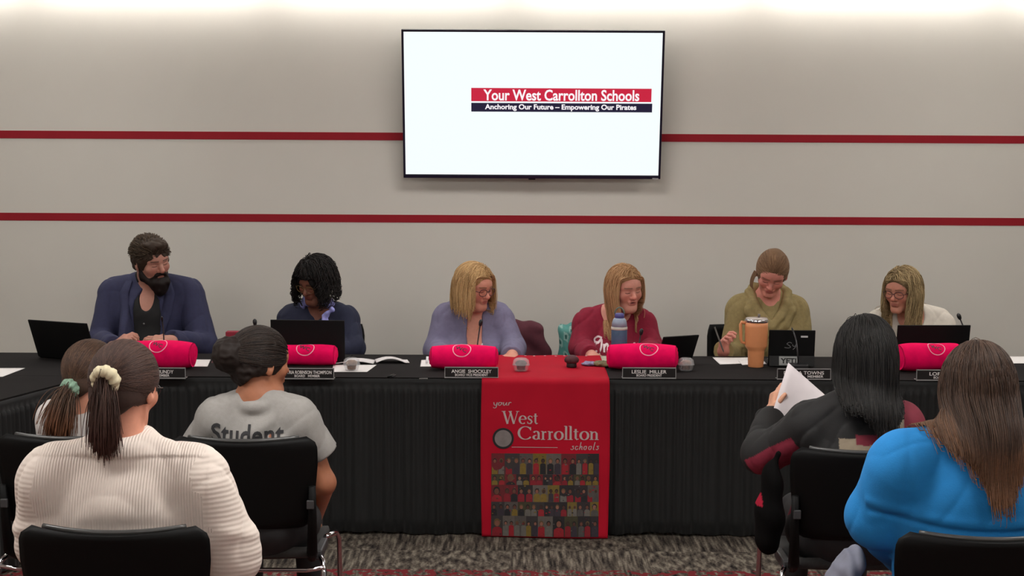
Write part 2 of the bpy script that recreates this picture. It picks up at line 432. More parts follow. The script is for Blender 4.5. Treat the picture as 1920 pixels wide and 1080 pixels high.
cloth([(x, y-.003) for x, y in LW], 'black cloth over the side table at the far left', )
cloth([(x, y-.003) for x, y in RW], 'black cloth over the side table at the far right', )
def skirt(path, label, zt=TZ-.004, zb=.012, pitch=.036, seed=1, out=.012, back=True):
    r = random.Random(seed); P = [Vector((x, y, 0)) for x, y in path]; pts = []; s = 0
    for i in range(len(P)-1):
        d = P[i+1]-P[i]; n = max(2, int(d.length/.006)); t = d.normalized(); nn = Vector((t.y, -t.x, 0))
        for k in range(n): pts.append((P[i]+d*k/n, nn, s+d.length*k/n))
        s += d.length
    zs = [zt, zt-.02, zt-.045, zt-.05, zt-.07, zt-.14, .42, .3, .18, .08, zb]
    ph = [r.uniform(0, 6.3) for _ in range(6)]
    V = []
    for p, nn, q in pts:
        warp = q + .02*math.sin(q*7+ph[0]) + .009*math.sin(q*23+ph[1])
        f = math.sin(2*PI*warp/pitch); g = math.sin(2*PI*warp/pitch/3.3+ph[2]); g2 = math.sin(q*2*PI/.31+ph[3])
        for z in zs:
            t = (zt-z)/(zt-zb)
            if z > zt-.047: off = .004+.0012*math.sin(q*40+ph[4])
            else: off = .002 + (.5+.5*f)*(.008*(1-t)+.006) + t*(.5+.5*g)*.022 + t*(.5+.5*g2)*.016
            v = p + nn*(out*0+off); V.append((v.x, v.y, z + (.006*math.sin(q*9+ph[5]) if z == zb else 0)))
    m = len(zs); F = [(i*m+j, (i+1)*m+j, (i+1)*m+j+1, i*m+j+1) for i in range(len(pts)-1) for j in range(m-1)]
    o = meshobj('table_skirt', V, F, skirtm); solid(o, .002); tag(o, label, 'table skirt'); return o
skirt([(XL+.012, YF-.006), (2.545, YF-.006)], 'pleated black skirt hanging from the front of the long table')
skirt([(-2.56+.01, 5.1), (XL+.012, YF-.01)], 'pleated black skirt on the inner edge of the left side table', seed=4)
skirt([(2.545, YF-.01), (2.845, 5.1)], 'pleated black skirt on the inner edge of the right side table', seed=5)
skirt([(-3.3, 5.3-.006), (-2.56, 5.1-.006)], 'pleated black skirt on the near end of the left side table', seed=6)
skirt([(2.85, 5.1-.006), (3.6, 5.2-.006)], 'pleated black skirt on the near end of the right side table', seed=8)
# ------------------------------------------------------------------ red banner over the table
redm = mat('banner_red', (170, 22, 42), .75, noise=.06, nscale=6, bump=.15, bscale=12, spec=.08)
bx0, bx1 = at(903, 860, 6.96)[0], at(1141, 860, 6.96)[0]; BW = bx1-bx0; bxc = (bx0+bx1)/2
banner = thing('banner', 'red school banner draped over the front of the black table between two name plates', 'banner', (bxc, 6.96, 0))
def bwave(x, z):            # distance in front of the hanging plane
    t = max(0, (TZ-z)/TZ)
    return .004*math.sin(x*9+1)*(.4+t) + .006*math.sin(x*5.2-z*4)*t + .004*math.sin(z*17+x*6)*t + .028*t
yl = [YB+.02-6.96+.0]
def bsurf(u, v):
    x = (u-.5)*BW
    top = .736; hang = TZ-.012
    Ltot = top+hang+.02; s = v*Ltot
    if s < top:
        y = YB-.03-6.96 - s; z = TZ+.004+.0015*math.sin(x*25+s*14); x2 = x*(.96+.04*(s/top)) + .012*(1-s/top)
        return (x2, y, z)
    if s < top+.02:
        a = (s-top)/.02*PI/2; return (x, YB-.03-6.96-top-.012*math.sin(a)-.001, TZ+.004-.012*(1-math.cos(a)))
    z = TZ-.008-(s-top-.02); x = x*(1+.015*math.sin((TZ-z)*5)); return (x, -.008-bwave(x, z), z)
o = MB().grid(bsurf, 60, 110).obj('fabric', redm, banner); solid(o, .002, 0)
bscale = BW/239
def bloc(px, py): return (px-1022)*bscale, at(px, py, 6.94)[2]
def bdecal(V, F, px, py, m, name, dens=.02, off=.004):
    V, F = densify(V, F, dens); ox, oz = bloc(px, py)
    return meshobj(name, [(ox+x, -.008-bwave(ox+x, oz+z)-off, oz+z) for x, z in V], F, m, banner, smooth=False)
ink = mat('banner_print', (178, 160, 158), .7, noise=.03)
def serif(s, w, h, **k):           # plain letters given slab serifs at the stems
    V, F = fit_text(s, w, h, **k); return V, F
def btext(s, x0, x1, py, h, dens=.02, name='lettering', **k):
    V, F = fit_text(s, (x1-x0)*bscale, h*bscale, **k); return bdecal(V, F, (x0+x1)/2, py, ink, name, dens)
# ---- serif letter outlines drawn with strokes (units: cap height 1)
def stroke(pts, w):
    V = []; n = len(pts); F = []
    for i in range(n):
        a = Vector(pts[max(i-1, 0)]); b_ = Vector(pts[min(i+1, n-1)]); t = (b_-a).normalized(); wi = w[i] if hasattr(w, '__len__') else w
        nn = Vector((-t.y, t.x))*wi/2; p = Vector(pts[i]); V += [tuple(p+nn), tuple(p-nn)]
    F = [(2*i, 2*i+1, 2*i+3, 2*i+2) for i in range(n-1)]
    return V, F
def arc(cx_, cy_, rx, ry, a0, a1, n=14): return [(cx_+rx*math.cos(math.radians(a0+(a1-a0)*i/n)), cy_+ry*math.sin(math.radians(a0+(a1-a0)*i/n))) for i in range(n+1)]
def mod(pts, thin, thick):         # stress: vertical strokes thick
    out = []
    for i in range(len(pts)):
        a = pts[max(i-1, 0)]; b_ = pts[min(i+1, len(pts)-1)]; dx, dy = abs(b_[0]-a[0]), abs(b_[1]-a[1]); l = math.hypot(dx, dy)+1e-9
        out.append(thin+(thick-thin)*(dy/l)**1.5)
    return out
def G(ch):
    T, t = .15, .05; S = []
    def st(p, w=None): S.append(stroke(p, mod(p, t, T) if w is None else w))
    def ser(x, y, w=.26): st([(x-w/2, y), (x+w/2, y)], .045)
    if ch == 'W':
        st([(.08, 1), (.38, 0)], .15); st([(.38, .02), (.6, .9)], .06); st([(.56, 1), (.86, 0)], .15); st([(.86, .02), (1.14, 1)], .06)
        ser(.08, .98, .3); ser(.58, .98, .26); ser(1.14, .98, .26); return S, 1.25
    if ch == 'C':
        st(arc(.5, .5, .42, .48, 38, 322, 24)); st([(.83, .95), (.83, .7)], .05); return S, .98
    if ch == 'e':
        st(arc(.28, .33, .24, .31, 5, 310, 20)); st([(.05, .36), (.52, .36)], .05); return S, .6
    if ch == 's':
        st([(.38, .54), (.3, .62), (.18, .62), (.09, .52), (.12, .42), (.3, .3), (.37, .18), (.28, .04), (.14, .03), (.06, .12)], [.05, .06, .08, .11, .13, .13, .13, .1, .07, .05])
        st([(.39, .62), (.39, .46)], .04); st([(.05, .2), (.05, .03)], .04); return S, .47
    if ch == 't':
        st([(.17, .82), (.17, .14), (.24, .03), (.36, .06)], [.13, .13, .11, .05]); st([(.03, .62), (.34, .62)], .05); return S, .42
    if ch == 'a':
        st(arc(.2, .47, .15, .17, 160, 0, 8)); st([(.36, .5), (.36, .1), (.44, .03)], [.13, .13, .05]); st(arc(.2, .18, .16, .15, 80, 350, 14)); return S, .5
    if ch == 'r':
        st([(.14, .62), (.14, 0)], .13); st([(.14, .42), (.22, .58), (.34, .58)], [.05, .08, .13]); ser(.14, .02); ser(.08, .63, .14); return S, .42
    if ch == 'o':
        p = arc(.3, .32, .24, .31, 0, 360, 28); st(p); return S, .62
    if ch == 'l':
        st([(.14, 1.03), (.14, 0)], .13); ser(.14, .02); ser(.08, 1.03, .14); return S, .29
    if ch == 'n':
        st([(.14, .62), (.14, 0)], .13); st([(.14, .4), (.24, .58), (.38, .6), (.46, .48), (.46, 0)], [.05, .07, .08, .13, .13]); ser(.14, .02); ser(.46, .02); ser(.08, .63, .14); return S, .62
def serif_word(word, w, h):
    V = []; F = []; x = 0
    for ch in word:
        S, adv = G(ch)
        for v, f in S:
            n = len(V); V += [(a+x, b_) for a, b_ in v]; F += [tuple(i+n for i in q) for q in f]
        x += adv
    xs = [v[0] for v in V]; cx_ = (min(xs)+max(xs))/2; k = w/(max(xs)-min(xs))
    return [((a-cx_)*k, (b_-.5)*h) for a, b_ in V], F
V, F = serif_word('West', 68*bscale, 24*bscale); bdecal(V, F, 974, 783, ink, 'lettering', .03)
V, F = serif_word('Carrollton', 152*bscale, 25*bscale); bdecal(V, F, 1046, 812, ink, 'lettering', .03)
# italic words drawn as pen strokes
def pen(paths, w, h, lw):
    V = []; F = []
    for p in paths:
        q = []
        for i in range(len(p)-1):           # Catmull-Rom
            p0, p1, p2, p3 = [Vector(p[max(0, min(len(p)-1, j))]) for j in (i-1, i, i+1, i+2)]
            for s_ in range(5):
                t = s_/5; q.append(tuple(.5*((2*p1)+(-p0+p2)*t+(2*p0-5*p1+4*p2-p3)*t*t+(-p0+3*p1-3*p2+p3)*t**3)))
        q.append(tuple(p[-1])); v, f = stroke(q, lw); n = len(V); V += v; F += [tuple(i+n for i in a) for a in f]
    xs = [v[0] for v in V]; ys = [v[1] for v in V]; cx_ = (min(xs)+max(xs))/2; cy_ = (min(ys)+max(ys))/2; k = w/(max(xs)-min(xs)); kz = h/(max(ys)-min(ys))
    return [((a-cx_)*k, (b_-cy_)*kz) for a, b_ in V], F
your = [[(0, 1), (.15, .1), (.5, .1), (.75, 1), (.5, -.6), (.1, -.9), (-.1, -.6)], [(1.6, .9), (1.15, .9), (1.0, .2), (1.3, 0), (1.7, .5), (1.6, .9), (1.9, .8)],
        [(2.15, 1), (2.05, .2), (2.35, .05), (2.75, .9)], [(2.8, 1), (2.7, .2), (2.95, .05)], [(3.3, 1), (3.15, 0)], [(3.2, .5), (3.5, 1), (3.8, .9)]]
V, F = pen(your, 35*bscale, 12*bscale, .2); bdecal(V, F, 941, 760, ink, 'lettering')
sch = [[(.5, .9), (.15, .9), (.4, .4), (.1, 0), (-.2, .2)], [(1.3, .8), (.9, .9), (.75, .2), (1.0, 0), (1.3, .3)], [(1.9, 2), (1.55, 0)], [(1.65, .4), (1.95, .9), (2.1, .7), (2.0, .1), (2.2, .1)],
       [(3.0, .9), (2.55, .8), (2.5, .1), (2.85, .1), (3.0, .9)], [(4.0, .9), (3.5, .8), (3.45, .1), (3.8, .1), (4.0, .9)], [(4.7, 2), (4.35, .2), (4.55, 0)], [(5.5, .9), (5.1, .9), (5.35, .4), (5.1, 0), (4.85, .15)]]
V, F = pen(sch, 54*bscale, 15*bscale, .17); bdecal(V, F, 1096, 836, ink, 'lettering')
bdecal([(-43*bscale, -.0012), (43*bscale, -.0012), (43*bscale, .0012), (-43*bscale, .0012)], [(0, 1, 2, 3)], 1002, 838.5, ink, 'printed_line')
# plain round badge left of the big word
bdecal([(20*bscale*math.cos(a*PI/16), 20*bscale*math.sin(a*PI/16)) for a in range(32)], [tuple(range(32))], 943, 822, mat('badge_ink', (20, 18, 20), .7), 'round_badge', off=.0045)
bdecal([(16*bscale*math.cos(a*PI/16), 16*bscale*math.sin(a*PI/16)) for a in range(32)], [tuple(range(32))], 943, 822, mat('badge_grey_print', (120, 112, 110), .7), 'round_badge', off=.0055)
# photo collage: small portraits printed edge to edge
def collage():
    r = random.Random(11); V = []; F = []; Cc = []
    def face(pts, c, z):
        n = len(V)
        for x, y in pts: V.append((x, z, y)); Cc.append(c)
        F.append(tuple(range(n, n+len(pts))))
    x0, x1, y0, y1 = 921, 1123, 850, 1004
    def P(px, py): return bloc(px, py)
    skin = [(150, 95, 75), (120, 70, 55), (90, 50, 38), (165, 110, 90), (70, 42, 34)]; shirt = [(150, 18, 36), (170, 25, 40), (90, 85, 82), (30, 28, 34), (120, 115, 108), (150, 20, 40), (60, 50, 62), (140, 115, 40)]
    bg = [(62, 56, 56), (38, 32, 36), (110, 102, 95), (120, 24, 34), (70, 66, 40), (130, 108, 36), (50, 40, 44), (95, 88, 84)]; hair = [(30, 22, 20), (60, 42, 30), (20, 16, 16), (110, 85, 50)]
    def L(c): k = .62; return tuple(k*v for v in lin(c)[:3])
    rows = [(850, 889), (889, 909), (909, 940), (940, 966), (966, 1004)]
    cells = []
    for ri, (a, b_) in enumerate(rows):
        x = x0
        while x < x1-4:
            w_ = r.choice((22, 25, 28)) if ri in (0, 2, 4) else r.choice((18, 22, 25)); xe = min(x1, x+w_)
            if x1-xe < 9: xe = x1
            cells.append((x, a, xe, b_)); x = xe
    for (a, b_, c, d) in cells:
        k = r.randint(0, 7)
        q = [P(a, d), P(c, d), P(c, b_), P(a, b_)]; cc = L(bg[k]); face(q, cc, 0)
        nh = 1 if (c-a) < 24 and r.random() < .7 else 2
        if d-b_ > 34 and r.random() < .5: nh = 2
        for h in range(nh):
            hx = a+(c-a)*(h+.5)/nh + r.uniform(-1, 1); s = min((c-a)/nh, d-b_)*.26; hy = b_+(d-b_)*.36
            sh = L(r.choice(shirt)); pts = [P(hx-s*1.7, d-.3), P(hx+s*1.7, d-.3), P(hx+s*1.6, hy+s*1.9), P(hx+s*.7, hy+s*1.25), P(hx-s*.7, hy+s*1.25), P(hx-s*1.6, hy+s*1.9)]
            pts = [(min(max(x, P(a, 0)[0]), P(c, 0)[0]), y) for x, y in pts]; face(pts, sh, -.0006)
            face([P(hx+s*1.12*math.cos(t*PI/6), hy-s*.2+s*1.35*math.sin(t*PI/6)) for t in range(12)][::-1], L(r.choice(hair)), -.0010)
            face([P(hx+s*.8*math.cos(t*PI/6), hy+s*.1+s*1.0*math.sin(t*PI/6)) for t in range(12)][::-1], L(r.choice(skin)), -.0014)
        for _ in range(3):
            sx_, sy_ = r.uniform(a, c-4), r.uniform(b_, d-3); e = r.uniform(1.5, 4); face([P(sx_, sy_+e*.6), P(sx_+e, sy_+e*.6), P(sx_+e, sy_), P(sx_, sy_)], L(r.choice(bg+shirt)), -.0018)
    V2 = [(x, -.008-bwave(x, z)-.0045+y, z) for x, y, z in V]
    meshobj('photo_collage', V2, F, mat('photo_print', (255, 255, 255), .7, attr=True, noise=.1, nscale=80), banner, col=np.array(Cc), smooth=False)
collage()
# dotted border print along the back edge of the banner
m_ = mat('banner_dots', (225, 200, 200), .7)
for k in range(9):
    MB().lathe([(.006, 0), (.006, .0006)], 10, (-.2+k*.052+(k % 3)*.004, YB-.06-6.96-.012*(k % 2), TZ+.0068)).obj('printed_dot', m_, banner, smooth=False)

# ------------------------------------------------------------------ audience chairs
plas = mat('black_plastic', (5, 5, 5), .6, noise=.05, bump=.04, bscale=500, spec=.15)
plas2 = mat('grey_black_plastic', (48, 48, 49), .5, noise=.05)
seatm = mat('chair_seat_fabric', (44, 43, 42), .9, noise=.15, nscale=120)
chrome = mat('chrome', (205, 205, 210), .12, 1, noise=.02)
def back_shell(w_, zb, zt, curve=.055, thick=.012, lean=.05, tap=.9):
    """curved plastic back; local -y is the rear (toward the camera)"""
    def fn(u, v):
        x = (u-.5)*w_; a = abs(u-.5)*2
        edge = 1-tap; wx = x*(tap+edge*min(1, v*1.4)); r = .035
        z = zb+(zt-zb)*v
        # rounded corners: pull the side edge in near top and bottom
        dz = min(z-zb, zt-z); 
        if dz < r: wx = wx*(1-(1-math.sqrt(max(0, 1-(1-dz/r)**2)))*r/(w_/2)*1.0)
        y = curve*(a**2) - lean*((z-zb)/.35)
        z2 = z - .006*(1-a*a)*v
        return (wx, y, z2)
    return fn
def audience_chair(px, Y, zt, label, w_=.48, zb=.56):
    c = at(px, 900, Y); t = thing('stacking_chair', label, 'chair', (c[0], Y, 0), 0, 'black audience chairs')
    o = MB().grid(back_shell(w_, zb, zt), 28, 22).obj('backrest', plas, t); solid(o, .014, 1)
    # highlight along the top edge, put in as a lighter grey tube
    fn = back_shell(w_, zb, zt)
    MB().tube([(lambda p: (p[0]*.97, p[1]+.008, p[2]+.003))(fn(.04+.92*i/24, 1)) for i in range(25)], .0075, 8).obj('top_highlight', mat('highlight_grey', (58, 58, 57), .35), t)
    # seat
    def seat(u, v):
        x = (u-.5)*.45; y = .07+v*.42; z = .455-.018*math.sin(PI*v)*(1-(2*u-1)**2)+ (.02*(1-v*6) if v < .16 else 0) - (.03*((v-.85)/.15)**2 if v > .85 else 0)
        rr = 1-.06*(1-min(1, v*5)); return (x*rr, y, z)
    s_ = MB().grid(seat, 16, 16).obj('seat', seatm, t); solid(s_, .035, -1)
    for sx in (-1, 1):
        # upright that carries the back
        MB().tube([(sx*.212, .105, .43), (sx*.222, .03, .47), (sx*.226, .012, .6), (sx*.228, .0, .7)], [.017, .019, .015, .012], 10).obj('upright', plas, t)
        MB().box((sx*.235, .16, .445), (.03, .17, .035)).obj('side_bracket', plas2, t, bevel=.006, smooth=False)
        MB().box((sx*.222, -.008, .64), (.024, .012, .03)).obj('clip', plas2, t, bevel=.003, smooth=False)
        MB().tube([(sx*.262, .02, .0), (sx*.262, .03, .40), (sx*.255, .05, .43), (sx*.235, .1, .45)], .009).obj('leg', chrome, t)
        MB().tube([(sx*.262, .53, .0), (sx*.262, .47, .40), (sx*.255, .44, .43), (sx*.235, .3, .45)], .009).obj('leg', chrome, t)
    MB().tube([(-.262, .035, .415), (-.2, .05, .40), (.2, .05, .40), (.262, .035, .415)], .008).obj('crossbar', chrome, t)
    return t
audience_chair(133, 4.95, .868, 'black plastic chair of the pupil with the green scrunchie, cut by the left edge')
audience_chair(457, 4.95, .862, 'black plastic chair behind the boy in the grey Student shirt')
audience_chair(211, 3.79, .858, 'black plastic chair behind the woman in the cream ribbed sweater')
audience_chair(1623, 4.85, .855, 'black plastic chair behind the black-haired woman in the dark jacket')
audience_chair(1864, 3.79, .852, 'black plastic chair behind the woman in the blue fleece top')

# ------------------------------------------------------------------ laptops and tablets
lapm = mat('laptop_black', (13, 13, 14), .6, noise=.04, spec=.2)
screenm = mat('laptop_screen', (8, 8, 10), .25, spec=.3)
def laptop(px0, px1, pytop, pybot, Y, label, yaw=0, lean=18, kb=.22, name='laptop', depth_dir=1):
    """seen from the back of its lid"""
    a = at(px0, pybot, Y); b_ = at(px1, pybot, Y); w_ = abs(b_[0]-a[0])/max(.3, math.cos(yaw)); cx_ = (a[0]+b_[0])/2
    hh = (at(px0, pytop, Y)[2]-TZ)
    t = thing(name, label, 'laptop' if name == 'laptop' else 'tablet', (cx_, Y, TZ+.001), yaw)
    L_ = hh/math.cos(math.radians(lean)); al = math.radians(lean)
    # lid: hinge at y=0, leaning toward -y (away from its user)
    ob = MB().box((0, 0, L_/2), (w_, .008, L_)).obj('lid', lapm, t, bevel=.003, smooth=False); ob.rotation_euler = (al, 0, 0); ob.location = (0, 0, .008)
    MB().box((0, .0046, L_/2+.002), (w_-.02, .001, L_-.025)).obj('screen', screenm, ob, smooth=False)
    base = MB().box((0, kb/2+.005, .008), (w_, kb, .014)).obj('keyboard_base', lapm, t, bevel=.003, smooth=False)
    km = mat('laptop_keys', (34, 34, 36), .6)
    kbm = MB()
    for r_ in range(5):
        for c_ in range(13): kbm.box((-w_*.43+w_*.86*(c_+.5)/13, kb*.32+r_*kb*.11, .0158), (w_*.86/13*.86, kb*.09, .0016))
    kbm.obj('keyboard', km, base, smooth=False)
    return t, ob, w_, L_
la, lid, _, _ = laptop(64, 190, 603, 683, 7.50, 'black open laptop at the left end in front of the bearded man', yaw=math.radians(-24), lean=20, kb=.2)
lb, lid, _, _ = laptop(509, 648, 602, 684, 7.44, 'black open laptop in front of the woman with the lilac neck scarf', yaw=math.radians(-3), lean=6, kb=.21)
lc, lid, _, _ = laptop(1676, 1814, 611, 680, 7.46, 'black open laptop in front of the woman in the white top', yaw=math.radians(3), lean=10, kb=.21)
ld, lid, _, _ = laptop(1228, 1298, 630, 675, 7.48, 'small black tablet on a stand beside the woman in the maroon sweatshirt', yaw=math.radians(26), lean=26, kb=.12, name='tablet_computer')
le, lid5, w5, L5 = laptop(1440, 1526, 621, 672, 7.42, 'black tablet in a keyboard case behind the peach tumbler', yaw=math.radians(-2), lean=8, kb=.15, name='tablet_computer')
# case flap, sticker plate and scribbled emblem of the tablet case
fl = MB().box((0, -.035, .026), (w5*.98, .012, .052)).obj('case_flap', mat('case_black', (26, 26, 27), .7), le, bevel=.003, smooth=False); fl.rotation_euler = (-.1, 0, 0)
MB().box((-.018, -.0418, .028), (.092, .001, .044)).obj('sticker', mat('sticker_silver', (160, 162, 160), .5), fl, smooth=False)
V, F = fit_text('YETI', .078, .026, bold=.03); meshobj('sticker_lettering', [(x-.018, -.0428, z+.028) for x, z in V], F, mat('sticker_ink', (20, 20, 22), .6), fl, smooth=False)
V, F = pen([[(.9, .9), (.5, 1.1), (.1, .8), (.5, .45), (.7, .15), (.3, 0), (-.3, .1)], [(1.0, .7), (1.15, .35), (1.45, .4), (1.7, 1.1), (1.5, .2), (1.1, -.3)]], .062, .04, .13)
meshobj('emblem', [(x-.005, -.0045, z+L5*.55) for x, z in V], F, mat('emblem_grey', (120, 120, 122), .5), lid5, smooth=False)
MB().box((.06, -.0045, L5*.82), (.034, .0006, .009)).obj('white_label', mat('label_white', (225, 225, 225), .6), lid5, smooth=False)

# ------------------------------------------------------------------ rolled pink-red fleece blankets with a club badge
rollm = mat('blanket_fleece', (236, 2, 88), .9, noise=.08, nscale=25, bump=.35, bscale=350, sheen=.0, spec=.15)
badgew = mat('badge_white', (245, 170, 190), .7); badged = mat('badge_dark', (70, 40, 55), .7)
def blanket(px, pyb, wpx, hpx, yaw, label, seed, bpx=0):
    c = onz(px, pyb-4, TZ); k = FPX/c[1]; Lx = wpx/k; H = hpx/k/1.03
    t = thing('rolled_blanket', label, 'blanket', (c[0], c[1]+H*.42, TZ), math.radians(yaw), 'rolled pink-red blankets on the table')
    r = random.Random(seed); p1, p2 = r.uniform(0, 6), r.uniform(0, 6)
    def surf(x, a):            # a: 0 = toward camera, 90 = up
        e = abs(x)/(Lx/2); R = H/2*(1 - .10*e**4 + .035*math.sin(x*22+p1) + .02*math.sin(3*a+p2+x*8))
        ca, sa = math.cos(a), math.sin(a)
        y = -R*1.0*ca; z = H/2*.97 + R*sa*(.97 if sa > 0 else .96)
        return (x, y, max(z, .001))
    V = []; F = []; n = 48; xs = [-Lx/2 + Lx*i/40 for i in range(41)]
    ring = []
    for x in xs:
        for k2 in range(n): V.append(surf(x, 2*PI*k2/n))
    F = [(i*n+j, i*n+(j+1) % n, (i+1)*n+(j+1) % n, (i+1)*n+j) for i in range(40) for j in range(n)]
    for s_, base in ((-1, 0), (1, 40*n)):   # ends with rolled spiral relief
        last = list(range(base, base+n)); 
        for q in range(1, 9):
            fr = 1-q/8.5; cur = []
            for k2 in range(n):
                a = 2*PI*k2/n; p = surf(s_*Lx/2, a); sp = .004*math.sin(2*PI*(q/2.2)+a)
                V.append((s_*(Lx/2+.010*(1-fr**3)+sp*(q > 1)), p[1]*fr, H*.48+(p[2]-H*.48)*fr)); cur.append(len(V)-1)
            F += [(last[j], last[(j+1) % n], cur[(j+1) % n], cur[j])[::(1 if s_ < 0 else -1)] for j in range(n)]; last = cur
        F.append(tuple(last)[::(1 if s_ < 0 else -1)])
    meshobj('fleece', V, F, rollm, t)
    # loose outer flap edge
    MB().tube([(x, surf(x, .35+PI)[1]-.0+.002, surf(x, .35+PI)[2]) for x in xs[::2]], .004, 6).obj('hem', rollm, t)
    def dec(V, F, m, name, off):
        V, F = densify(V, F, .006); out = []
        for x, y in V:
            a = math.radians(48)+y/(H/2); p = Vector(surf(x+bpx/k, a)); o_ = Vector((0, -math.cos(a), math.sin(a))); out.append(tuple(p+o_*off))
        meshobj(name, out, F, m, t, smooth=False)
    rr = .043; V, F = stroke([(rr*math.cos(a*PI/20)*(1+.03*math.cos(3*a*PI/20)), rr*.92*math.sin(a*PI/20)) for a in range(41)], .0042); dec(V, F, badgew, 'badge_ring', .0018)
    V, F = fit_text('WC', .052, .024, bold=.02, shear=.25); V = [(x, y-x*.45) for x, y in V]; dec(V, F, badged, 'badge_letters', .0018)
    return t
blanket(301, 697, 118, 56, -6, 'rolled pink-red blanket in front of the bearded man', 1, -3)
blanket(566, 691, 122, 42, 0, 'rolled pink-red blanket before the open laptop, partly behind the boy', 2, 6)
blanket(869, 700, 122, 50, 1, 'rolled pink-red blanket left of the red banner', 3, -4)
blanket(1206, 701, 126, 54, -6, 'rolled pink-red blanket in front of the blue water bottle', 4, 12)
blanket(1744, 702, 122, 56, 14, 'rolled pink-red blanket at the right, before the white-topped woman\'s laptop', 5, 8)

# ------------------------------------------------------------------ name plates
npm = mat('plate_black', (17, 16, 17), .4, noise=.02); npf = mat('plate_silver', (150, 150, 150), .4, .2); npt = mat('plate_lettering', (225, 222, 220), .5)
def plate(px, py, l1, l2, label, w1, w2, x1=0, x2=0, wpx=102, extra=None):
    c = onz(px, py, TZ); k = FPX/c[1]; W_ = wpx/k; H_ = 21/k
    t = thing('name_plate', label, 'name plate', (c[0], c[1], TZ), math.radians(0), 'black name plates along the table edge'); 
    b = MB().box((0, .002, H_/2+.001), (W_, .004, H_)).obj('plate', npm, t, smooth=False); 
    f = MB().box((0, -.001, H_-.001), (W_, .006, .004)).box((0, -.001, .003), (W_, .008, .005)).box((-W_/2+.0015, -.001, H_/2), (.003, .006, H_)).box((W_/2-.0015, -.001, H_/2), (.003, .006, H_))
    f.obj('holder_frame', npf, t, smooth=False)
    MB().box((0, .02, .003), (W_, .036, .003)).obj('holder_foot', npf, t, smooth=False)
    def put(s, w, x, z, h):
        V, F = fit_text(s, w/k, h/k, bold=.015); meshobj('lettering', [(a+x/k, -.0012, b_+z) for a, b_ in V], F, npt, t, smooth=False)
    put(l1, w1, x1, H_*.63, 6.6); put(l2, w2, x2, H_*.30, 4.6)
    return t
plate(298, 710, 'MUNDY', 'MEMBER', 'black name plate reading MUNDY, below the leftmost pink-red roll', 32, 24, 12, 8)
plate(576, 711, 'METRIA ROBINSON THOMPSON', 'BOARD   MEMBER', 'black name plate reading ROBINSON THOMPSON beside the boy\'s head', 92, 48, 0, 0)
plate(884, 709, 'ANGIE  SHOCKLEY', 'BOARD VICE PRESIDENT', 'black name plate reading ANGIE SHOCKLEY', 76, 62)
plate(1217, 710, 'LESLIE  MILLER', 'BOARD PRESIDENT', 'black name plate reading LESLIE MILLER', 66, 48)
plate(1507, 712, 'D       A TOWNS', 'MEMBER', 'black name plate half hidden behind the raised white paper', 76, 30, 0, 22)
plate(1768, 714, 'LORI', 'BOARD', 'black name plate reading LORI at the right', 24, 20, -14, -8)

# ------------------------------------------------------------------ papers and small table things
paperm = mat('white_paper', (232, 228, 226), .8, noise=.01); 
def sheet(cor, label, cat='paper', m=None, name='paper_sheet', th=.0015, z=TZ+.001, curl=.0, group=None):
    P = [onz(x, y, z) for x, y in cor]; c = sum(P)/4
    def fn(u, v):
        p = (1-u)*(1-v)*P[0]+u*(1-v)*P[1]+u*v*P[2]+(1-u)*v*P[3]; return (p[0]-c[0], p[1]-c[1], curl*math.sin(PI*u)*(1-v*.3))
    o = MB().grid(fn, 10, 6).obj(name, m or paperm, loc=(c[0], c[1], z)); solid(o, th, 1); tag(o, label, cat, group); return o
sheet([(-60, 690), (47, 690), (5, 706), (-110, 706)], 'white sheet of paper on the left side table, cut by the frame')
sheet([(348, 674), (395, 674), (389, 687), (342, 687)], 'white sheet of paper at the bearded man\'s elbow')
sheet([(400, 671), (446, 671), (444, 680), (396, 680)], 'thin maroon folder between the bearded man and the boy\'s head', 'folder', mat('folder_maroon', (92, 28, 36), .6), 'folder', .004)
sheet([(625, 684), (706, 684), (688, 697), (622, 697)], 'white sheet of paper under the open notebook')
nb = onz(690, 680, TZ+.003); t = thing('open_notebook', 'open white notebook with curved pages left of the purple cardigan', 'notebook', nb)
def page(s_):
    a, b_ = (onz(700, 683, TZ), onz(622, 683, TZ)) if s_ < 0 else (onz(706, 682, TZ), onz(768, 682, TZ))
    far = .1 if s_ > 0 else .12
    def fn(u, v):
        x = a[0]+(b_[0]-a[0])*u - (.018*v if s_ > 0 else -.0*v); y = a[1]+v*far; z = TZ+.004+.020*math.sin(PI*min(1, u*1.15))*(1-.2*v)*(1 if s_ > 0 else .6)
        return (x-nb[0], y-nb[1], z-nb[2])
    return fn
for s_ in (-1, 1): solid(MB().grid(page(s_), 14, 5).obj('page', mat('notebook_page', (214, 210, 210), .8), t), .003, 1)
sheet([(790, 675), (812, 674), (812, 687), (788, 687)], 'white card lying left of the middle pink-red roll', 'card')
ph = onz(801, 682, TZ); MB().box((0, 0, .018), (.012, .05, .004), (.5, 0, 0)).obj('phone_stand', mat('stand_white', (225, 225, 228), .5), loc=(ph[0], ph[1], TZ+.002)); tag(bpy.data.objects['phone_stand'], 'small white angled holder standing on the card beside the purple sleeve', 'holder')
sheet([(934, 674), (950, 674), (948, 680), (930, 680)], 'small white slip of paper behind the clear food box on the red banner', 'paper')
sheet([(1040, 675), (1118, 677), (1106, 693), (1030, 692)], 'white napkin under the dark muffin on the red banner', 'napkin', name='napkin', curl=.003)
sheet([(1078, 667), (1145, 667), (1150, 684), (1100, 684)], 'pale beige folder beside the maroon sleeve', 'folder', mat('beige_card', (176, 168, 150), .7), 'folder', .004)
sheet([(1336, 670), (1402, 670), (1404, 681), (1350, 683)], 'white paper being written on at the olive sweater sleeve')
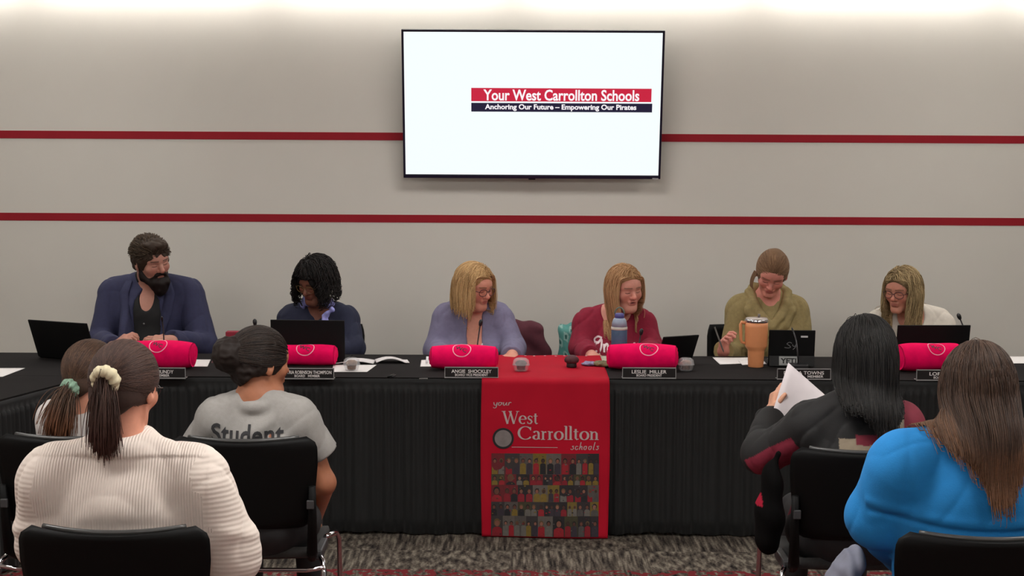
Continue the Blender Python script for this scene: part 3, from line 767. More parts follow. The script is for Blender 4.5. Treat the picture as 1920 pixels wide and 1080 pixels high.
sheet([(1384, 676), (1440, 672), (1444, 682), (1392, 684)], 'white paper with a dark line tucked under the peach tumbler', z=TZ+.004)
sheet([(1880, 668), (1960, 668), (1965, 681), (1875, 681)], 'white sheet of paper at the far right end of the table', z=TZ+.001)
c = onz(793, 713, TZ+.003); o = MB().tube([(-.02, 0, 0), (.02, .002, 0)], .003, 8).obj('pen', mat('pen_grey', (110, 108, 105), .4), loc=(c[0], c[1]+.04, TZ+.004)); tag(o, 'short grey pen lying on the black cloth near the table edge', 'pen')
c = onz(733, 705, TZ+.003); o = MB().tube([(-.012, -.03, 0), (.012, .03, 0)], .004, 8).tube([(.006, -.03, 0), (.02, .02, 0)], .003, 8).obj('scissors', mat('dark_metal', (22, 22, 24), .3, .5), loc=(c[0], c[1], TZ+.004)); tag(o, 'small black tool lying on the black cloth below the open notebook', 'tool')
# crumpled wrapper and olive pouch next to the fourth roll
def lump(name, px, py, size, m, label, cat, seed, dz=0):
    c = onz(px, py, TZ); v = Vol(.003); v.add(E_ell((0, 0, size[2]), size), .01); r = random.Random(seed)
    for _ in range(7): v.add(E_ell((r.uniform(-1, 1)*size[0]*.7, r.uniform(-1, 1)*size[1]*.7, size[2]*r.uniform(.5, 1.2)), (size[0]*.4, size[1]*.4, size[2]*.5)), .006)
    v.build(disp=lambda P: .002*np.sin(P[:, 0]*180+seed)*np.sin(P[:, 1]*150)+.0015*np.sin(P[:, 2]*300+P[:, 0]*90)); V, F = v.mesh(); V[:, 2] = np.maximum(V[:, 2], 0)
    o = meshobj(name, V, F, m, loc=(c[0], c[1], TZ+.003+dz)); tag(o, label, cat); return o
lump('crumpled_wrapper', 1108, 687, (.045, .03, .011), mat('wrapper_lilac', (128, 124, 158), .5, noise=.5, nscale=60), 'crumpled lilac and white wrapper right of the dark muffin', 'wrapper', 3)
lump('cloth_pouch', 1132, 688, (.05, .045, .014), mat('pouch_olive', (112, 104, 72), .8, noise=.35, nscale=50), 'olive patterned cloth pouch left of the fourth roll', 'pouch', 5)
# muffins and clear boxes
muf = mat('muffin_brown', (120, 78, 46), .85, noise=.35, nscale=90, bump=.5, bscale=150); clear = None
def clear_mat():
    m = bpy.data.materials.new('clear_plastic'); m.use_nodes = True; nt = m.node_tree; b = nt.nodes['Principled BSDF']
    b.inputs['Base Color'].default_value = (.8, .8, .82, 1); b.inputs['Roughness'].default_value = .12; b.inputs['Alpha'].default_value = .28; b.inputs['Specular IOR Level'].default_value = .8
    n = nt.nodes.new('ShaderNodeTexNoise'); n.inputs['Scale'].default_value = 90; bp = nt.nodes.new('ShaderNodeBump'); bp.inputs['Strength'].default_value = .4; nt.links.new(n.outputs[0], bp.inputs['Height']); nt.links.new(bp.outputs[0], b.inputs['Normal'])
    return m
clear = clear_mat()
def clear_box(px, py, s, fill, label):
    c = onz(px, py, TZ); z0 = TZ+(.005 if 903 < px < 1143 else .001)
    t = thing('clear_food_box', label, 'food box', (c[0], c[1]+.03, z0))
    b = MB().lathe([(.028*s, 0), (.034*s, .004), (.042*s, .03*s), (.047*s, .032*s)], 24).obj('base', clear, t); 
    MB().lathe([(.047*s, .032*s), (.044*s, .036*s), (.040*s, .058*s), (.026*s, .068*s), (.004, .069*s)], 24).obj('lid', clear, t)
    m = MB().lathe([(.001, .058*s), (.018*s, .055*s), (.031*s, .044*s), (.031*s, .036*s), (.025*s, .03*s), (.021*s, .006)][::-1], 22)
    o = m.obj('muffin', fill, loc=(c[0], c[1]+.03, z0)); tag(o, 'muffin inside the '+label, 'muffin'); return t
clear_box(658, 697, .92, muf, 'clear plastic food box on the papers beside the scarf woman\'s laptop')
clear_box(977, 699, .92, mat('muffin_dark', (58, 36, 34), .8, noise=.3, nscale=90), 'clear plastic food box standing on the red banner')
clear_box(1287, 697, .92, mat('muffin_mixed', (128, 86, 66), .8, noise=.6, nscale=70), 'clear plastic food box right of the fourth roll')
c = onz(1072, 692, TZ); t = thing('dark_muffin', 'dark maroon muffin in a black wrapper on the white napkin', 'muffin', (c[0], c[1]+.025, TZ+.006))
MB().lathe([(.024*(1+.05*(k % 2)), .0+.02*k/3) for k in range(4)]+[(.02, .02)], 24).obj('wrapper', mat('wrapper_black', (28, 14, 18), .6), t)
MB().lathe([(.02, .018), (.034, .026), (.037, .036), (.031, .049), (.016, .058), (.002, .06)], 24).obj('cake', mat('cake_maroon', (74, 32, 38), .7, noise=.3, nscale=80), t)
# red box between the first two members
c = onz(438, 676, TZ); o = MB().box((0, 0, .07), (.092, .05, .14)).obj('maroon_box', mat('maroon_card', (140, 26, 48), .7, noise=.08), loc=(c[0], c[1]+.06, TZ+.001), bevel=.004, smooth=False); tag(o, 'small maroon box standing on the table behind the boy\'s hair', 'box')
# water bottle
c = onz(1162, 692, TZ); t = thing('water_bottle', 'blue steel water bottle with a loop cap behind the fourth roll', 'water bottle', (c[0], 7.36, TZ+.001))
MB().lathe([(.034, 0), (.039, .003), (.039, .185), (.038, .19)], 32).obj('body', mat('bottle_blue', (72, 104, 132), .45, .1), t)
MB().lathe([(.040, .186), (.0405, .19), (.0405, .198), (.039, .2)], 32).obj('band', mat('bottle_band', (196, 196, 184), .4), t)
MB().lathe([(.0385, .2), (.036, .222), (.031, .236), (.024, .243)], 32).obj('shoulder', mat('bottle_shoulder', (146, 158, 178), .4), t)
MB().lathe([(.023, .24), (.023, .262), (.019, .266)], 28).obj('cap', mat('bottle_cap', (84, 84, 150), .4), t)
MB().tube([(.023*math.cos(a), .0, .262+.032*math.sin(a)) for a in [PI*k/14 for k in range(15)]], .0035, 8).obj('loop_handle', mat('bottle_loop', (96, 112, 100), .4), t)
# peach tumbler
c = onz(1419, 690, TZ); t = thing('tumbler', 'peach insulated tumbler with side handle and steel rim', 'tumbler', (c[0], c[1]+.035, TZ+.001)); pm = mat('tumbler_peach', (226, 150, 100), .45, noise=.03)
MB().lathe([(.036, 0), (.0375, .003), (.041, .078), (.042, .085), (.053, .1), (.0545, .106), (.056, .20), (.056, .222)], 36).obj('body', pm, t)
MB().lathe([(.0565, .222), (.057, .226), (.057, .236), (.055, .238)], 36).obj('rim', chrome, t)
MB().lathe([(.054, .237), (.052, .243), (.01, .245)], 32).obj('lid', mat('lid_clear', (190, 180, 172), .2), t)
MB().tube([(.01, 0, .245), (.012, 0, .262)], .006, 8).obj('straw_port', mat('port_grey', (120, 112, 108), .4), t)
MB().tube([(-.05, 0, .218), (-.074, 0, .222), (-.079, 0, .21), (-.076, 0, .14), (-.071, 0, .122), (-.05, 0, .115)], .0075, 10).obj('handle', pm, t)
# gooseneck microphones
mm = mat('microphone_black', (24, 24, 26), .45); mg = mat('microphone_stem', (80, 80, 82), .35, .6)
def mic(bp, pts, hr, label):
    b = onz(*bp, TZ); t = thing('gooseneck_microphone', label, 'microphone', (b[0], b[1], TZ+.001), 0, 'gooseneck microphones on the table')
    MB().box((0, 0, .012), (.09, .1, .022)).obj('base', mm, t, bevel=.005, smooth=False)
    P = [(0, 0, .02)] + [tuple(at(x, y, Y)-np.array([b[0], b[1], TZ+.001])) for x, y, Y in pts]
    Q = []
    for i in range(len(P)-1):
        p0, p1, p2, p3 = [Vector(P[max(0, min(len(P)-1, j))]) for j in (i-1, i, i+1, i+2)]
        for s_ in range(6):
            tt = s_/6; Q.append(.5*((2*p1)+(-p0+p2)*tt+(2*p0-5*p1+4*p2-p3)*tt*tt+(-p0+3*p1-3*p2+p3)*tt**3))
    Q.append(Vector(P[-1])); MB().tube(Q, .0035, 8).obj('stem', mg, t)
    d = (Q[-1]-Q[-3]).normalized(); e = Q[-1]; MB().tube([e-d*.012, e-d*.006, e+d*.006, e+d*.016, e+d*.022], [hr*.5, hr*.8, hr, hr*.85, hr*.3], 12).obj('head', mm, t)
mic((308, 676), [(308, 650, 7.5), (306, 618, 7.48), (304, 600, 7.46)], .006, 'gooseneck microphone in front of the bearded man\'s jacket')
mic((482, 676), [(481, 650, 7.5), (479, 620, 7.5), (478, 606, 7.5)], .011, 'gooseneck microphone rising just above the boy\'s hair')
mic((892, 677), [(894, 655, 7.5), (898, 625, 7.5), (901, 607, 7.5)], .010, 'gooseneck microphone in front of the purple cardigan')
mic((1196, 676), [(1197, 655, 7.52), (1200, 635, 7.52), (1202, 624, 7.52)], .010, 'gooseneck microphone in front of the maroon sweatshirt')
mic((1496, 690), [(1496, 670, 7.30), (1493, 640, 7.31), (1487, 621, 7.34)], .005, 'gooseneck microphone standing before the tablet with the sticker')
mic((1822, 672), [(1820, 650, 7.55), (1810, 622, 7.55), (1799, 595, 7.55)], .011, 'gooseneck microphone right of the laptop at the right end')
# ------------------------------------------------------------------ members' chairs
def board_chair(px, label, ztop=.83, w_=.47, Y=8.42, pxtop=None):
    c = at(px, 650, Y); t = thing('conference_chair', label, 'chair', (c[0], Y, 0), 0, 'black chairs behind the long table')
    def fn(u, v):
        x = (u-.5)*w_; a = abs(u-.5)*2; z = .5+(ztop-.5)*v; return (x*(1-.06*max(0, v-.85)/.15), -.04*a*a+.03*v, z)
    solid(MB().grid(fn, 20, 10).obj('backrest', plas, t), .02, 1)
    def st(u, v): return ((u-.5)*.46, -.46+v*.44, .46-.02*math.sin(PI*v))
    solid(MB().grid(st, 12, 12).obj('seat', seatm, t), .035, -1)
    for sx in (-1, 1):
        MB().tube([(sx*.2, -.04, .44), (sx*.21, .03, .5), (sx*.2, .045, .7)], .012).obj('upright', plas, t)
        for y in (-.44, .02): MB().tube([(sx*.24, y, 0), (sx*.22, y*.9, .43)], .01).obj('leg', chrome, t)
    return t
board_chair(280, 'black chair of the bearded man in the navy blazer', .80)
board_chair(606, 'black chair of the woman with the lilac neck scarf', .825)
board_chair(938, 'black chair of the woman in the purple cardigan with a maroon jacket on it', .80)
board_chair(1133, 'black chair of the woman in the maroon sweatshirt', .80)
board_chair(1403, 'black chair of the woman in the olive sweater', .832)
board_chair(1705, 'black chair of the woman in the white top', .78)
# jacket and bag hung over chair backs
c = at(952, 650, 8.43); v = Vol(.007)
v.add(E_cone((-.18, 0, .82), (.1, 0, .80), .03, .035), .03); v.add(E_cone((.1, 0, .80), (.21, -.01, .66), .035, .03), .04); v.add(E_box((0, .0, .62), (.2, .055, .2), .03), .05); v.add(E_cone((.2, -.0, .66), (.215, 0, .45), .035, .04), .05)
v.add(E_box((-.06, 0, .72), (.13, .05, .12), .03), .05)
v.build(disp=lambda P: .006*np.sin(P[:, 0]*45+P[:, 2]*12)+.003*np.sin(P[:, 2]*60+P[:, 0]*30)); V, F = v.mesh()
o = meshobj('jacket', V, F, mat('jacket_maroon', (84, 34, 46), .85, noise=.1, nscale=30, bump=.3), loc=(c[0], 8.43, 0)); tag(o, 'dark maroon jacket draped over the chair beside the purple cardigan', 'jacket')
c = at(1062, 650, 8.43); v = Vol(.006); v.add(E_box((0, 0, .64), (.045, .06, .17), .03), .03); v.add(E_cone((-.02, 0, .80), (.035, 0, .815), .025, .02), .03)
v.build(disp=lambda P: .005*np.sin(P[:, 0]*90+P[:, 2]*25)); V, F = v.mesh()
r_ = np.sin(V[:, 0]*95+2)*np.sin(V[:, 2]*60+V[:, 0]*40); cc = np.where((r_ > .15)[:, None], lin((140, 178, 170))[:3], lin((78, 142, 134))[:3]); cc = np.where((r_ > .75)[:, None], lin((30, 90, 84))[:3], cc)
o = meshobj('shoulder_bag', V, F, mat('bag_teal', (255, 255, 255), .7, attr=True, noise=.1), loc=(c[0], 8.43, 0), col=cc); tag(o, 'teal patterned bag hanging on the chair beside the maroon sweatshirt', 'bag')
# ------------------------------------------------------------------ people
def hexl(c): return np.array(lin(c)[:3])
def vnoise(P, s, seed=0):
    p = P*s+seed*1.7
    return (np.sin(p[:, 0]*1.0+1.3*np.sin(p[:, 1]*.7+seed))+np.sin(p[:, 1]*1.1+1.7*np.sin(p[:, 2]*.6+seed*2))+np.sin(p[:, 2]*.9+1.1*np.sin(p[:, 0]*.8+1)))/3
SKINM = None
def skin_mat():
    return mat('skin', (255, 255, 255), .55, attr=True, noise=.05, nscale=60, sss=.08, spec=.35)
HCOL = {}
def hair_mat():
    return mat('hair', (255, 255, 255), .58, attr=True, noise=.12, nscale=150, spec=.2)
HR = (.0765, .097, .090)       # cranium radii
HC = np.array([0, .012, .028])
def head_prims(v, c, R, s=1.0, jaw=1.0, nose=1.0, eyes_open=True, mouth=0, fat=0, hs=1.0):
    c = np.array(c, float)
    def T(p): return c + R @ (np.array(p, float)*s)
    def r3(*r): return tuple(np.array(r)*s)
    v.add(E_ell(T(HC), r3(*HR), R), .02)
    v.add(E_ell(T((0, -.030, -.035)), r3(.058*jaw, .060, .074), R), .03)
    v.add(E_ell(T((0, -.060, .030)), r3(.056, .036, .042), R), .03)          # forehead
    v.add(E_cone(T((-.010, -.076, -.094)), T((.010, -.076, -.094)), .0145*s, .0145*s), .02)
    for q in (-1, 1):
        v.add(E_cone(T((q*.048*jaw, .002, -.058)), T((q*.018, -.066, -.090)), .0165*s, .0145*s), .02)
        v.add(E_ell(T((q*.040, -.064, -.022)), r3(.023+fat, .020, .022+fat), R), .018)     # cheek
        v.add(E_cone(T((q*.012, -.085, .024)), T((q*.050, -.069, .022)), .008*s, .007*s), .012)   # brow
    if fat: v.add(E_ell(T((0, -.035, -.095)), r3(.045, .045, .03), R), .03)
    # sockets, eyes
    for q in (-1, 1): v.cut(E_ell(T((q*.031, -.099, .003)), r3(.017, .016, .011), R), .012*s)
    return T, r3
def head_prims2(v, T, r3, R, s, nose, closed, mouth, ears=(1, 1)):
    for q in (-1, 1):
        v.add(E_ell(T((q*.031, -.073, .003)), r3(.0125, .0125, .0125), R), .002)
        if closed: v.add(E_cone(T((q*.020, -.0845, .001)), T((q*.043, -.080, .001)), .0045*s, .004*s), .004)
        else: v.add(E_cone(T((q*.020, -.0845, .009)), T((q*.043, -.080, .009)), .0036*s, .003*s), .004)
    v.add(E_cone(T((0, -.083, .014)), T((0, -.104*(.6+.4*nose)-.0, -.024)), .0075*s, .0115*s*nose), .008)
    v.add(E_ell(T((0, -.106, -.027)), r3(.0115*nose, .011*nose, .009), R), .006)
    for q in (-1, 1): v.add(E_ell(T((q*.0125, -.093, -.030)), r3(.008, .010, .0075), R), .005)
    v.add(E_ell(T((0, -.083, -.052)), r3(.024, .012, .014), R), .012)
    v.add(E_cone(T((-.020, -.088, -.0515)), T((.020, -.088, -.0515)), .0050*s, .0050*s), .004)
    v.add(E_cone(T((-.017, -.0885, -.0625)), T((.017, -.0885, -.0625)), .0058*s, .0058*s), .004)
    if mouth: v.cut(E_ell(T((0, -.098, -.057)), r3(.016, .016, .004*mouth), R), .002)
    else: v.cut(E_cone(T((-.023, -.0975, -.057)), T((.023, -.0975, -.057)), .0028*s, .0028*s), .002)
    for q, e in zip((-1, 1), ears):
        if not e: continue
        Re = R @ rotm(q*22, 0, 0)
        v.add(E_ell(T((q*.080, .008, -.006)), r3(.007, .018, .031), Re), .006)
        v.add(E_ell(T((q*.077, .002, -.028)), r3(.006, .009, .012), Re), .005)
        v.cut(E_ell(T((q*.089, .003, -.002)), r3(.006, .009, .017), Re), .004)
def hand_prims(w, d, n, side, curl=.5, spread=.12, s=1.0, thumb=.6):
    """w wrist, d finger direction, n palm normal (fingers curl toward it), side = direction of the thumb"""
    d = nrm(d); n = np.array(n, float); n = nrm(n-d*n.dot(d)); sd = np.cross(d, n); 
    if sd.dot(np.array(side, float)) < 0: sd = -sd
    L = []; w = np.array(w, float); Rm = np.stack([sd, d, n], 1)
    L.append((E_box(w+d*.045*s, (.040*s, .046*s, .015*s), .014*s, Rm), .012))
    L.append((E_cone(w-d*.02*s, w+d*.02*s, .026*s, .024*s), .015))
    for i, (o, ln, r) in enumerate(((.029, .072, .0088), (.010, .080, .009), (-.010, .074, .0086), (-.029, .058, .0078))):
        b = w+d*.085*s+sd*o*s; cur = nrm(d+sd*spread*(o/.03)); p = b-cur*.012*s; ang = curl*(1+.12*(i-1.5)); r *= s
        q = b; seg = (.46, .31, .25); nn = n
        for j, f in enumerate(seg):
            a = ang*(.55 if j == 0 else .8); nd = cur*math.cos(a)+nn*math.sin(a); nn = nn*math.cos(a)-cur*math.sin(a); cur = nd
            e = q+cur*ln*f*s; L.append((E_cone(p if j == 0 else q, e, r*(1-.06*j), r*(.94-.08*j)), .0035)); q = e
    tb = w+d*.022*s+sd*.03*s; t1 = tb+nrm(sd*.75+d*.7+n*.25*thumb)*.04*s; t2 = t1+nrm(sd*.25+d*.85+n*.6*thumb)*.032*s
    L.append((E_cone(w+d*.015*s+sd*.015*s, tb, .015*s, .013*s), .01)); L.append((E_cone(tb, t1, .0125*s, .0105*s), .006)); L.append((E_cone(t1, t2, .0102*s, .008*s), .003))
    return L
class Person:
    def __init__(s, label, x, Y, fy, zs, sw=.19, bulk=1.0, neck=.055, lean=0, female=False, seat=.50, top_fn=None, group=None, twist=0):
        s.x, s.Y, s.fy, s.zs, s.sw, s.bulk, s.neck, s.lean, s.female = x, Y, fy, zs, sw, bulk, neck, lean, female
        s.root = thing('person', label, 'person', (x, Y, 0), 0, group); s.base = np.array([x, Y, 0]); s.seat = seat; s.tw = twist
    def W(s, x, fwd, z):
        t = (z-s.seat)/(s.zs-s.seat); return np.array([s.x+x, s.Y+s.fy*(fwd+s.lean*max(0, t)), z])
    def torso(s, v):
        b = s.bulk; zs = s.zs; sw = s.sw; W = s.W; H = zs-s.seat; q = s.fy
        v.add(E_ell(W(0, -.01, s.seat+.05), (.175*b+.01, .135*b, .11)), .04)
        v.add(E_ell(W(0, .015, s.seat+H*.38), (.148*b+.005, .122*b, H*.32)), .06)
        v.add(E_ell(W(0, 0, zs-.15), (sw*.86, .115*(.5+.5*b), .17)), .05)
        v.add(E_cone(W(-sw+.055, -.005, zs-.035), W(sw-.055, -.005, zs-.035), .058, .058), .04)
        for e in (-1, 1): v.add(E_cone(W(e*.025, -.012, zs+.045), W(e*(sw-.05), -.008, zs-.002), .036, .044), .04)
        if s.female:
            for e in (-1, 1): v.add(E_ell(W(e*.075*(.6+.4*b), .085+.03*b, zs-.20), (.068, .055, .065)), .04)
    def arm(s, v, side, el, wr, ru=.05, rf=.042, rw=.028, k=.03, to=1.0):
        sh = s.W(side*(s.sw-.045), -.002, s.zs-.05); el = np.array(el, float); wr = np.array(wr, float)
        v.add(E_cone(sh, el, ru*1.08, ru*.86), k)
        if to > 0: v.add(E_cone(el, el+(wr-el)*to, rf, rf+(rw-rf)*to), .02)
    def obj(s, name, V, F, m, col=None, **k):
        return meshobj(name, V-s.base, F, m, s.root, col=col, **k)
    def body(s, hc, R, hs=1.0, skin=(190, 130, 110), lip=(150, 70, 70), brow=(70, 50, 40), arms=(), hands=(), voxel=.0035, jaw=1, nose=1, closed=True, mouth=0, fat=0, ears=(1, 1), cheek=.12, iris=(50, 40, 35), nk=None):
        skin = tuple(min(245, a*b) for a, b in zip(skin, (1.03, 1.09, 1.11))); v = Vol(voxel); s.R = R; s.hc = np.array(hc, float); s.hs = hs
        T, r3 = head_prims(v, hc, R, hs, jaw, nose, not closed, mouth, fat); s.T = T
        head_prims2(v, T, r3, R, hs, nose, closed, mouth, ears)
        nb = s.W(0, -.012, s.zs+.02); v.add(E_cone(T((0, .022, -.045)), nb, s.neck*.98, s.neck*1.06), .02)
        v.add(E_cone(T((0, -.008, -.070)), s.W(0, .02, s.zs+.0), s.neck*.5, s.neck*.7), .02)
        s.torso(v)
        for a in arms: s.arm(v, *a)
        for h in hands:
            for E, k in h: v.add(E, k)
        v.build(); V, F = v.mesh(); s.bvol = v
        q = ((V-s.hc) @ R)/hs; X, Yy, Z = q.T
        col = np.tile(hexl(skin), (len(V), 1)); n1 = vnoise(V, 45, 1)[:, None]; col *= 1+.05*n1
        def blend(mask, c, a=1):
            m = (np.clip(mask, 0, 1)*a)[:, None]; col[:] = col*(1-m)+hexl(c)*m
        front = (Yy < -.055)
        ck = np.exp(-(((np.abs(X)-.038)/.02)**2+((Z+.03)/.02)**2))*front; blend(ck, tuple(np.array(skin)*np.array([1.0, .72, .72])), .25+cheek)
        blend(np.exp(-((X/.012)**2+((Z+.026)/.012)**2))*(Yy < -.09), tuple(np.array(skin)*np.array([1, .75, .74])), .5)
        ln = np.clip(1.6-((X/.023)**2+((Z+.057)/.0105)**2)*1.5, 0, 1)*(Yy < -.08); blend(ln, lip, .62)
        if mouth: blend(np.clip(1.5-((X/.013)**2+((Z+.057)/.0038)**2)*1.3, 0, 1)*(Yy < -.06), (92, 36, 38), .9)
        bz = .0255-.12*np.abs(np.abs(X)-.03)**1.0*.4
        blend(np.clip(1.5-np.abs((Z-bz)/.0034), 0, 1)*(np.abs(X) > .011)*(np.abs(X) < .052)*(Yy < -.06), brow, .85)
        for e in (-1, 1):
            dx = X-e*.031
            if closed:
                blend(np.clip(1.4-np.abs((Z+.0045-.5*(dx**2)/.02)/.0022), 0, 1)*(np.abs(dx) < .0135)*(Yy < -.07), (50, 32, 30), .75)
            else:
                blend(np.clip(1.6-((dx/.0125)**2+((Z-.002)/.0055)**2)*1.2, 0, 1)*(Yy < -.07), (200, 190, 185), .9)
                blend(np.clip(2-((dx/.0055)**2+((Z-.0025)/.0055)**2)*1.4, 0, 1)*(Yy < -.07), iris, .95)
                blend(np.clip(1.4-np.abs((Z-.0078)/.002), 0, 1)*(np.abs(dx) < .0135)*(Yy < -.07), (45, 30, 28), .8)
        s.bodyobj = s.obj('body', V, F, skin_mat(), col)
        return s.bodyobj
    def cloth(s, name, m, t, arms=(), cuts=(), extra=(), disp=None, voxel=.005, col=None, cuff=True, sleeves=(), label=None, keep=True):
        v = Vol(voxel); s.torso(v)
        for a in arms: s.arm(v, *a)
        for E, k in extra: v.add(E, k)
        for a in (arms if cuff else ()):
            el, wr = np.array(a[1], float), np.array(a[2], float); to = a[7] if len(a) > 7 else 1.0
            d = nrm(wr-el); p = el+(wr-el)*to-d*.012
            v.cut(E_box(p+d*.15, (.11, .11, .15), .001, _frame(d)), .004)
        for E in cuts: v.cut(E, .004)
        v.build(inflate=t, disp=disp); V, F = v.mesh()
        c = None if col is None else col(V, s)
        o = s.obj(name, V, F, m, c, label=label)
        if keep: s.cvol = v; s.cmesh = (V, F)
        return o
    def fold(s, a=.004, f=1.0, seed=0):
        def g(P):
            q = P-s.base; u = vnoise(q, 16*f, seed); w_ = vnoise(q*np.array([1, 1, .45]), 34*f, seed+3)
            r1 = (1-np.abs(vnoise(q*np.array([1.15, 1.15, .55]), 26*f, seed+5)))**5; r2 = (1-np.abs(vnoise(q @ np.array([[.8, 0, .6], [0, 1, 0], [-.6, 0, .8]])*np.array([1.3, 1, .5]), 30*f, seed+9)))**6
            return a*(np.abs(u)*.35-.12) + a*.22*w_ + a*.75*r1 + a*.6*r2
        return g
    def legs(s, m, kn=.47, spread=.11, shoe=(25, 24, 26), z=None):
        z = z or s.seat; v = Vol(.009); W0 = lambda x, f, zz: np.array([s.x+x, s.Y+s.fy*f, zz])
        v.add(E_ell(W0(0, -.0, z+.04), (.185*s.bulk+.02, .14*s.bulk+.03, .13)), .05)
        for e in (-1, 1):
            v.add(E_cone(W0(e*.09, .02, z+.02), W0(e*spread, kn-.04, z+.0), .085*s.bulk, .062), .04)
            v.add(E_cone(W0(e*spread, kn-.04, z+.0), W0(e*spread, kn-.02, .1), .06, .042), .03)
        v.build(disp=s.fold(.004, .7, 5)); V, F = v.mesh(); s.obj('trousers', V, F, m)
        for e in (-1, 1):
            v = Vol(.007); a = W0(e*spread, kn-.03, .045); b = W0(e*spread, kn+.15, .035); v.add(E_cone(a, b, .042, .034), .02); v.add(E_ell(W0(e*spread, kn-.03, .08), (.042, .05, .055)), .02); v.build(); V, F = v.mesh(); V[:, 2] = np.maximum(V[:, 2], .004)
            s.obj('shoe', V, F, mat('shoe_%d_%d_%d' % shoe, shoe, .6))
    # ---------------- hair
    def Hloc(s, P): return ((P-s.hc) @ s.R)/s.hs
    def Hw(s, q): return s.hc + (q*s.hs) @ s.R.T
    def cap(s, t=.012, voxel=.0035, cutE=None, extra=(), disp=None, facecut=True, nape=-.075, depth=None):
        v = Vol(voxel); hs = s.hs; rr = np.array(HR)+t
        v.add(E_ell(s.Hw(HC), rr*hs, s.R), .02); v.add(E_ell(s.Hw(np.array([0, .045, -.03])), np.array([.066+t*.6, .058+t*.6, .06])*hs, s.R), .02)
        for E, k in extra: v.add(E, k)
        if facecut: v.cut(E_ell(s.Hw(np.array([0, -.118, -.045])), np.array([.080, .078, .112])*hs if cutE is None else np.array(cutE)*hs, s.R), .012)
        v.cut(E_box(s.Hw(np.array([0, -.03, -.13])), np.array([.13, .10, .085])*hs, .02, s.R), .015)
        v.build(disp=disp); V, F = v.mesh(); return V, F
    def strands(s, n, part=0.0, length=.3, cols=((90, 70, 50), (60, 45, 30)), tip=None, rad=.0022, gather=None, tail=None, wav=(.0, 10), seed=1, startz=(-.2, 1), t=.014, step=.012, init=.9, facegap=True, lenfn=None, sides=5, drop=1.0, clothoff=.006, jit=.35, flyaway=0, sweep=None, back=False, vol=.07, pull=.0, frontback=.6, slide=None, hl=.118, ftop=.065):
        r = np.random.RandomState(seed); hs = s.hs; rr = np.array(HR)+t
        # start points on the scalp
        q = []
        while len(q) < n:
            u = r.normal(size=3); u /= np.linalg.norm(u)
            if u[2] < startz[0] or u[2] > startz[1]: continue
            p = HC+u*rr
            if ((p[0]/.080)**2+((p[1]+.118)/.080)**2+((p[2]+.045)/hl)**2) < 1.0: continue
            if back and p[1] < -.02: continue
            q.append(p)
        q = np.array(q); n = len(q)
        c0, c1 = hexl(cols[0]), hexl(cols[1]); mixv = r.rand(n)[:, None]; base = c0*mixv+c1*(1-mixv)
        L = (np.full(n, length) if lenfn is None else lenfn(q, r))*(1-.18*r.rand(n)); ns = int(np.max(L)/step)+2
        path = [q.copy()]
        Pw = s.Hw(q)
        if gather is not None:
            g = np.array(gather, float)            # head-local tie point
            K = 9
            for k in range(1, K+1):
                f = k/K; p = q*(1-f)+g*f; u = (p-HC)/rr; l = np.linalg.norm(u, axis=1, keepdims=True); tgt = np.maximum(l, 1+.02*(1-f)); p = HC+(u/l)*tgt*rr
                lg = np.linalg.norm((g-HC)/rr); p = p*(1-f**6)+(g+r.normal(size=(n, 3))*.006)*f**6 if lg > 1.02 else p
                path.append(p)
            Ph = np.stack(path, 1); PW = s.Hw(Ph.reshape(-1, 3)).reshape(n, -1, 3); rads = np.full(PW.shape[:2], rad); alive = None
            allP = [(PW, rads, np.repeat(base[:, None], PW.shape[1], 1))]
            if tail:
                nt = tail.get('n', n//3); st = s.Hw(np.repeat(g[None], nt, 0)) + r.normal(size=(nt, 3))*tail.get('spread', .006); bt = base[r.randint(0, n, nt)]
                d0 = nrm(np.array(tail.get('dir', (0, 0, -1)), float)); L2 = tail['length']*(1-.25*r.rand(nt)); stp = .011; m = int(tail['length']/stp)+1
                P = st.copy(); D = np.repeat(d0[None], nt, 0)+r.normal(size=(nt, 3))*tail.get('fan', .16); D /= np.linalg.norm(D, axis=1, keepdims=True); tp = [P.copy()]
                ph = r.rand(nt)*6.28
                for k in range(m):
                    G_ = np.array([tail.get('drift', 0), 0, -1.0]); D = D*.86+G_*.14+r.normal(size=(nt, 3))*.02; D /= np.linalg.norm(D, axis=1, keepdims=True)
                    fr = (k+1)*stp; go = (fr < L2)[:, None]; P = P+D*stp*go
                    l = s.Hloc(P); u = (l-HC)/(rr+.004); ll = np.linalg.norm(u, axis=1, keepdims=True); l = np.where(ll < 1, HC+u/np.maximum(ll, 1e-6)*(rr+.004), l); P = s.Hw(l)
                    P = s.cvol.push(P, clothoff) if hasattr(s, 'cvol') else P
                    tp.append(P.copy())
                TP = np.stack(tp, 1); wv = wav[0]*np.sin(np.linspace(0, wav[1], TP.shape[1])[None]+ph[:, None]*.4); TP[:, :, 0] += wv
                fr = np.arange(TP.shape[1])*stp/tail['length']; RR = rad*1.25*np.clip(1.25-fr*.8, .25, 1)[None]*np.ones((nt, 1))
                ct = np.repeat(bt[:, None], TP.shape[1], 1)
                if tip is not None: f_ = np.clip((fr-.35)/.5, 0, 1)[None, :, None]; ct = ct*(1-f_)+hexl(tip)*f_
                allP.append((TP, RR, ct))
        else:
            # initial direction: away from the parting, down
            D = np.zeros((n, 3)); sgn = np.clip((q[:, 0]-part)/.02, -1, 1); D[:, 0] = sgn*init*np.clip((.055-q[:, 1])/.09, .12, 1); D[:, 1] = .25+.7*(q[:, 1] > .03)+1.3*np.clip(-q[:, 1]/.08, 0, 1)*np.clip((q[:, 2]-.04)/.04, 0, 1)*frontback; D[:, 2] = -.12
            if sweep is not None: D = D+np.array(sweep)
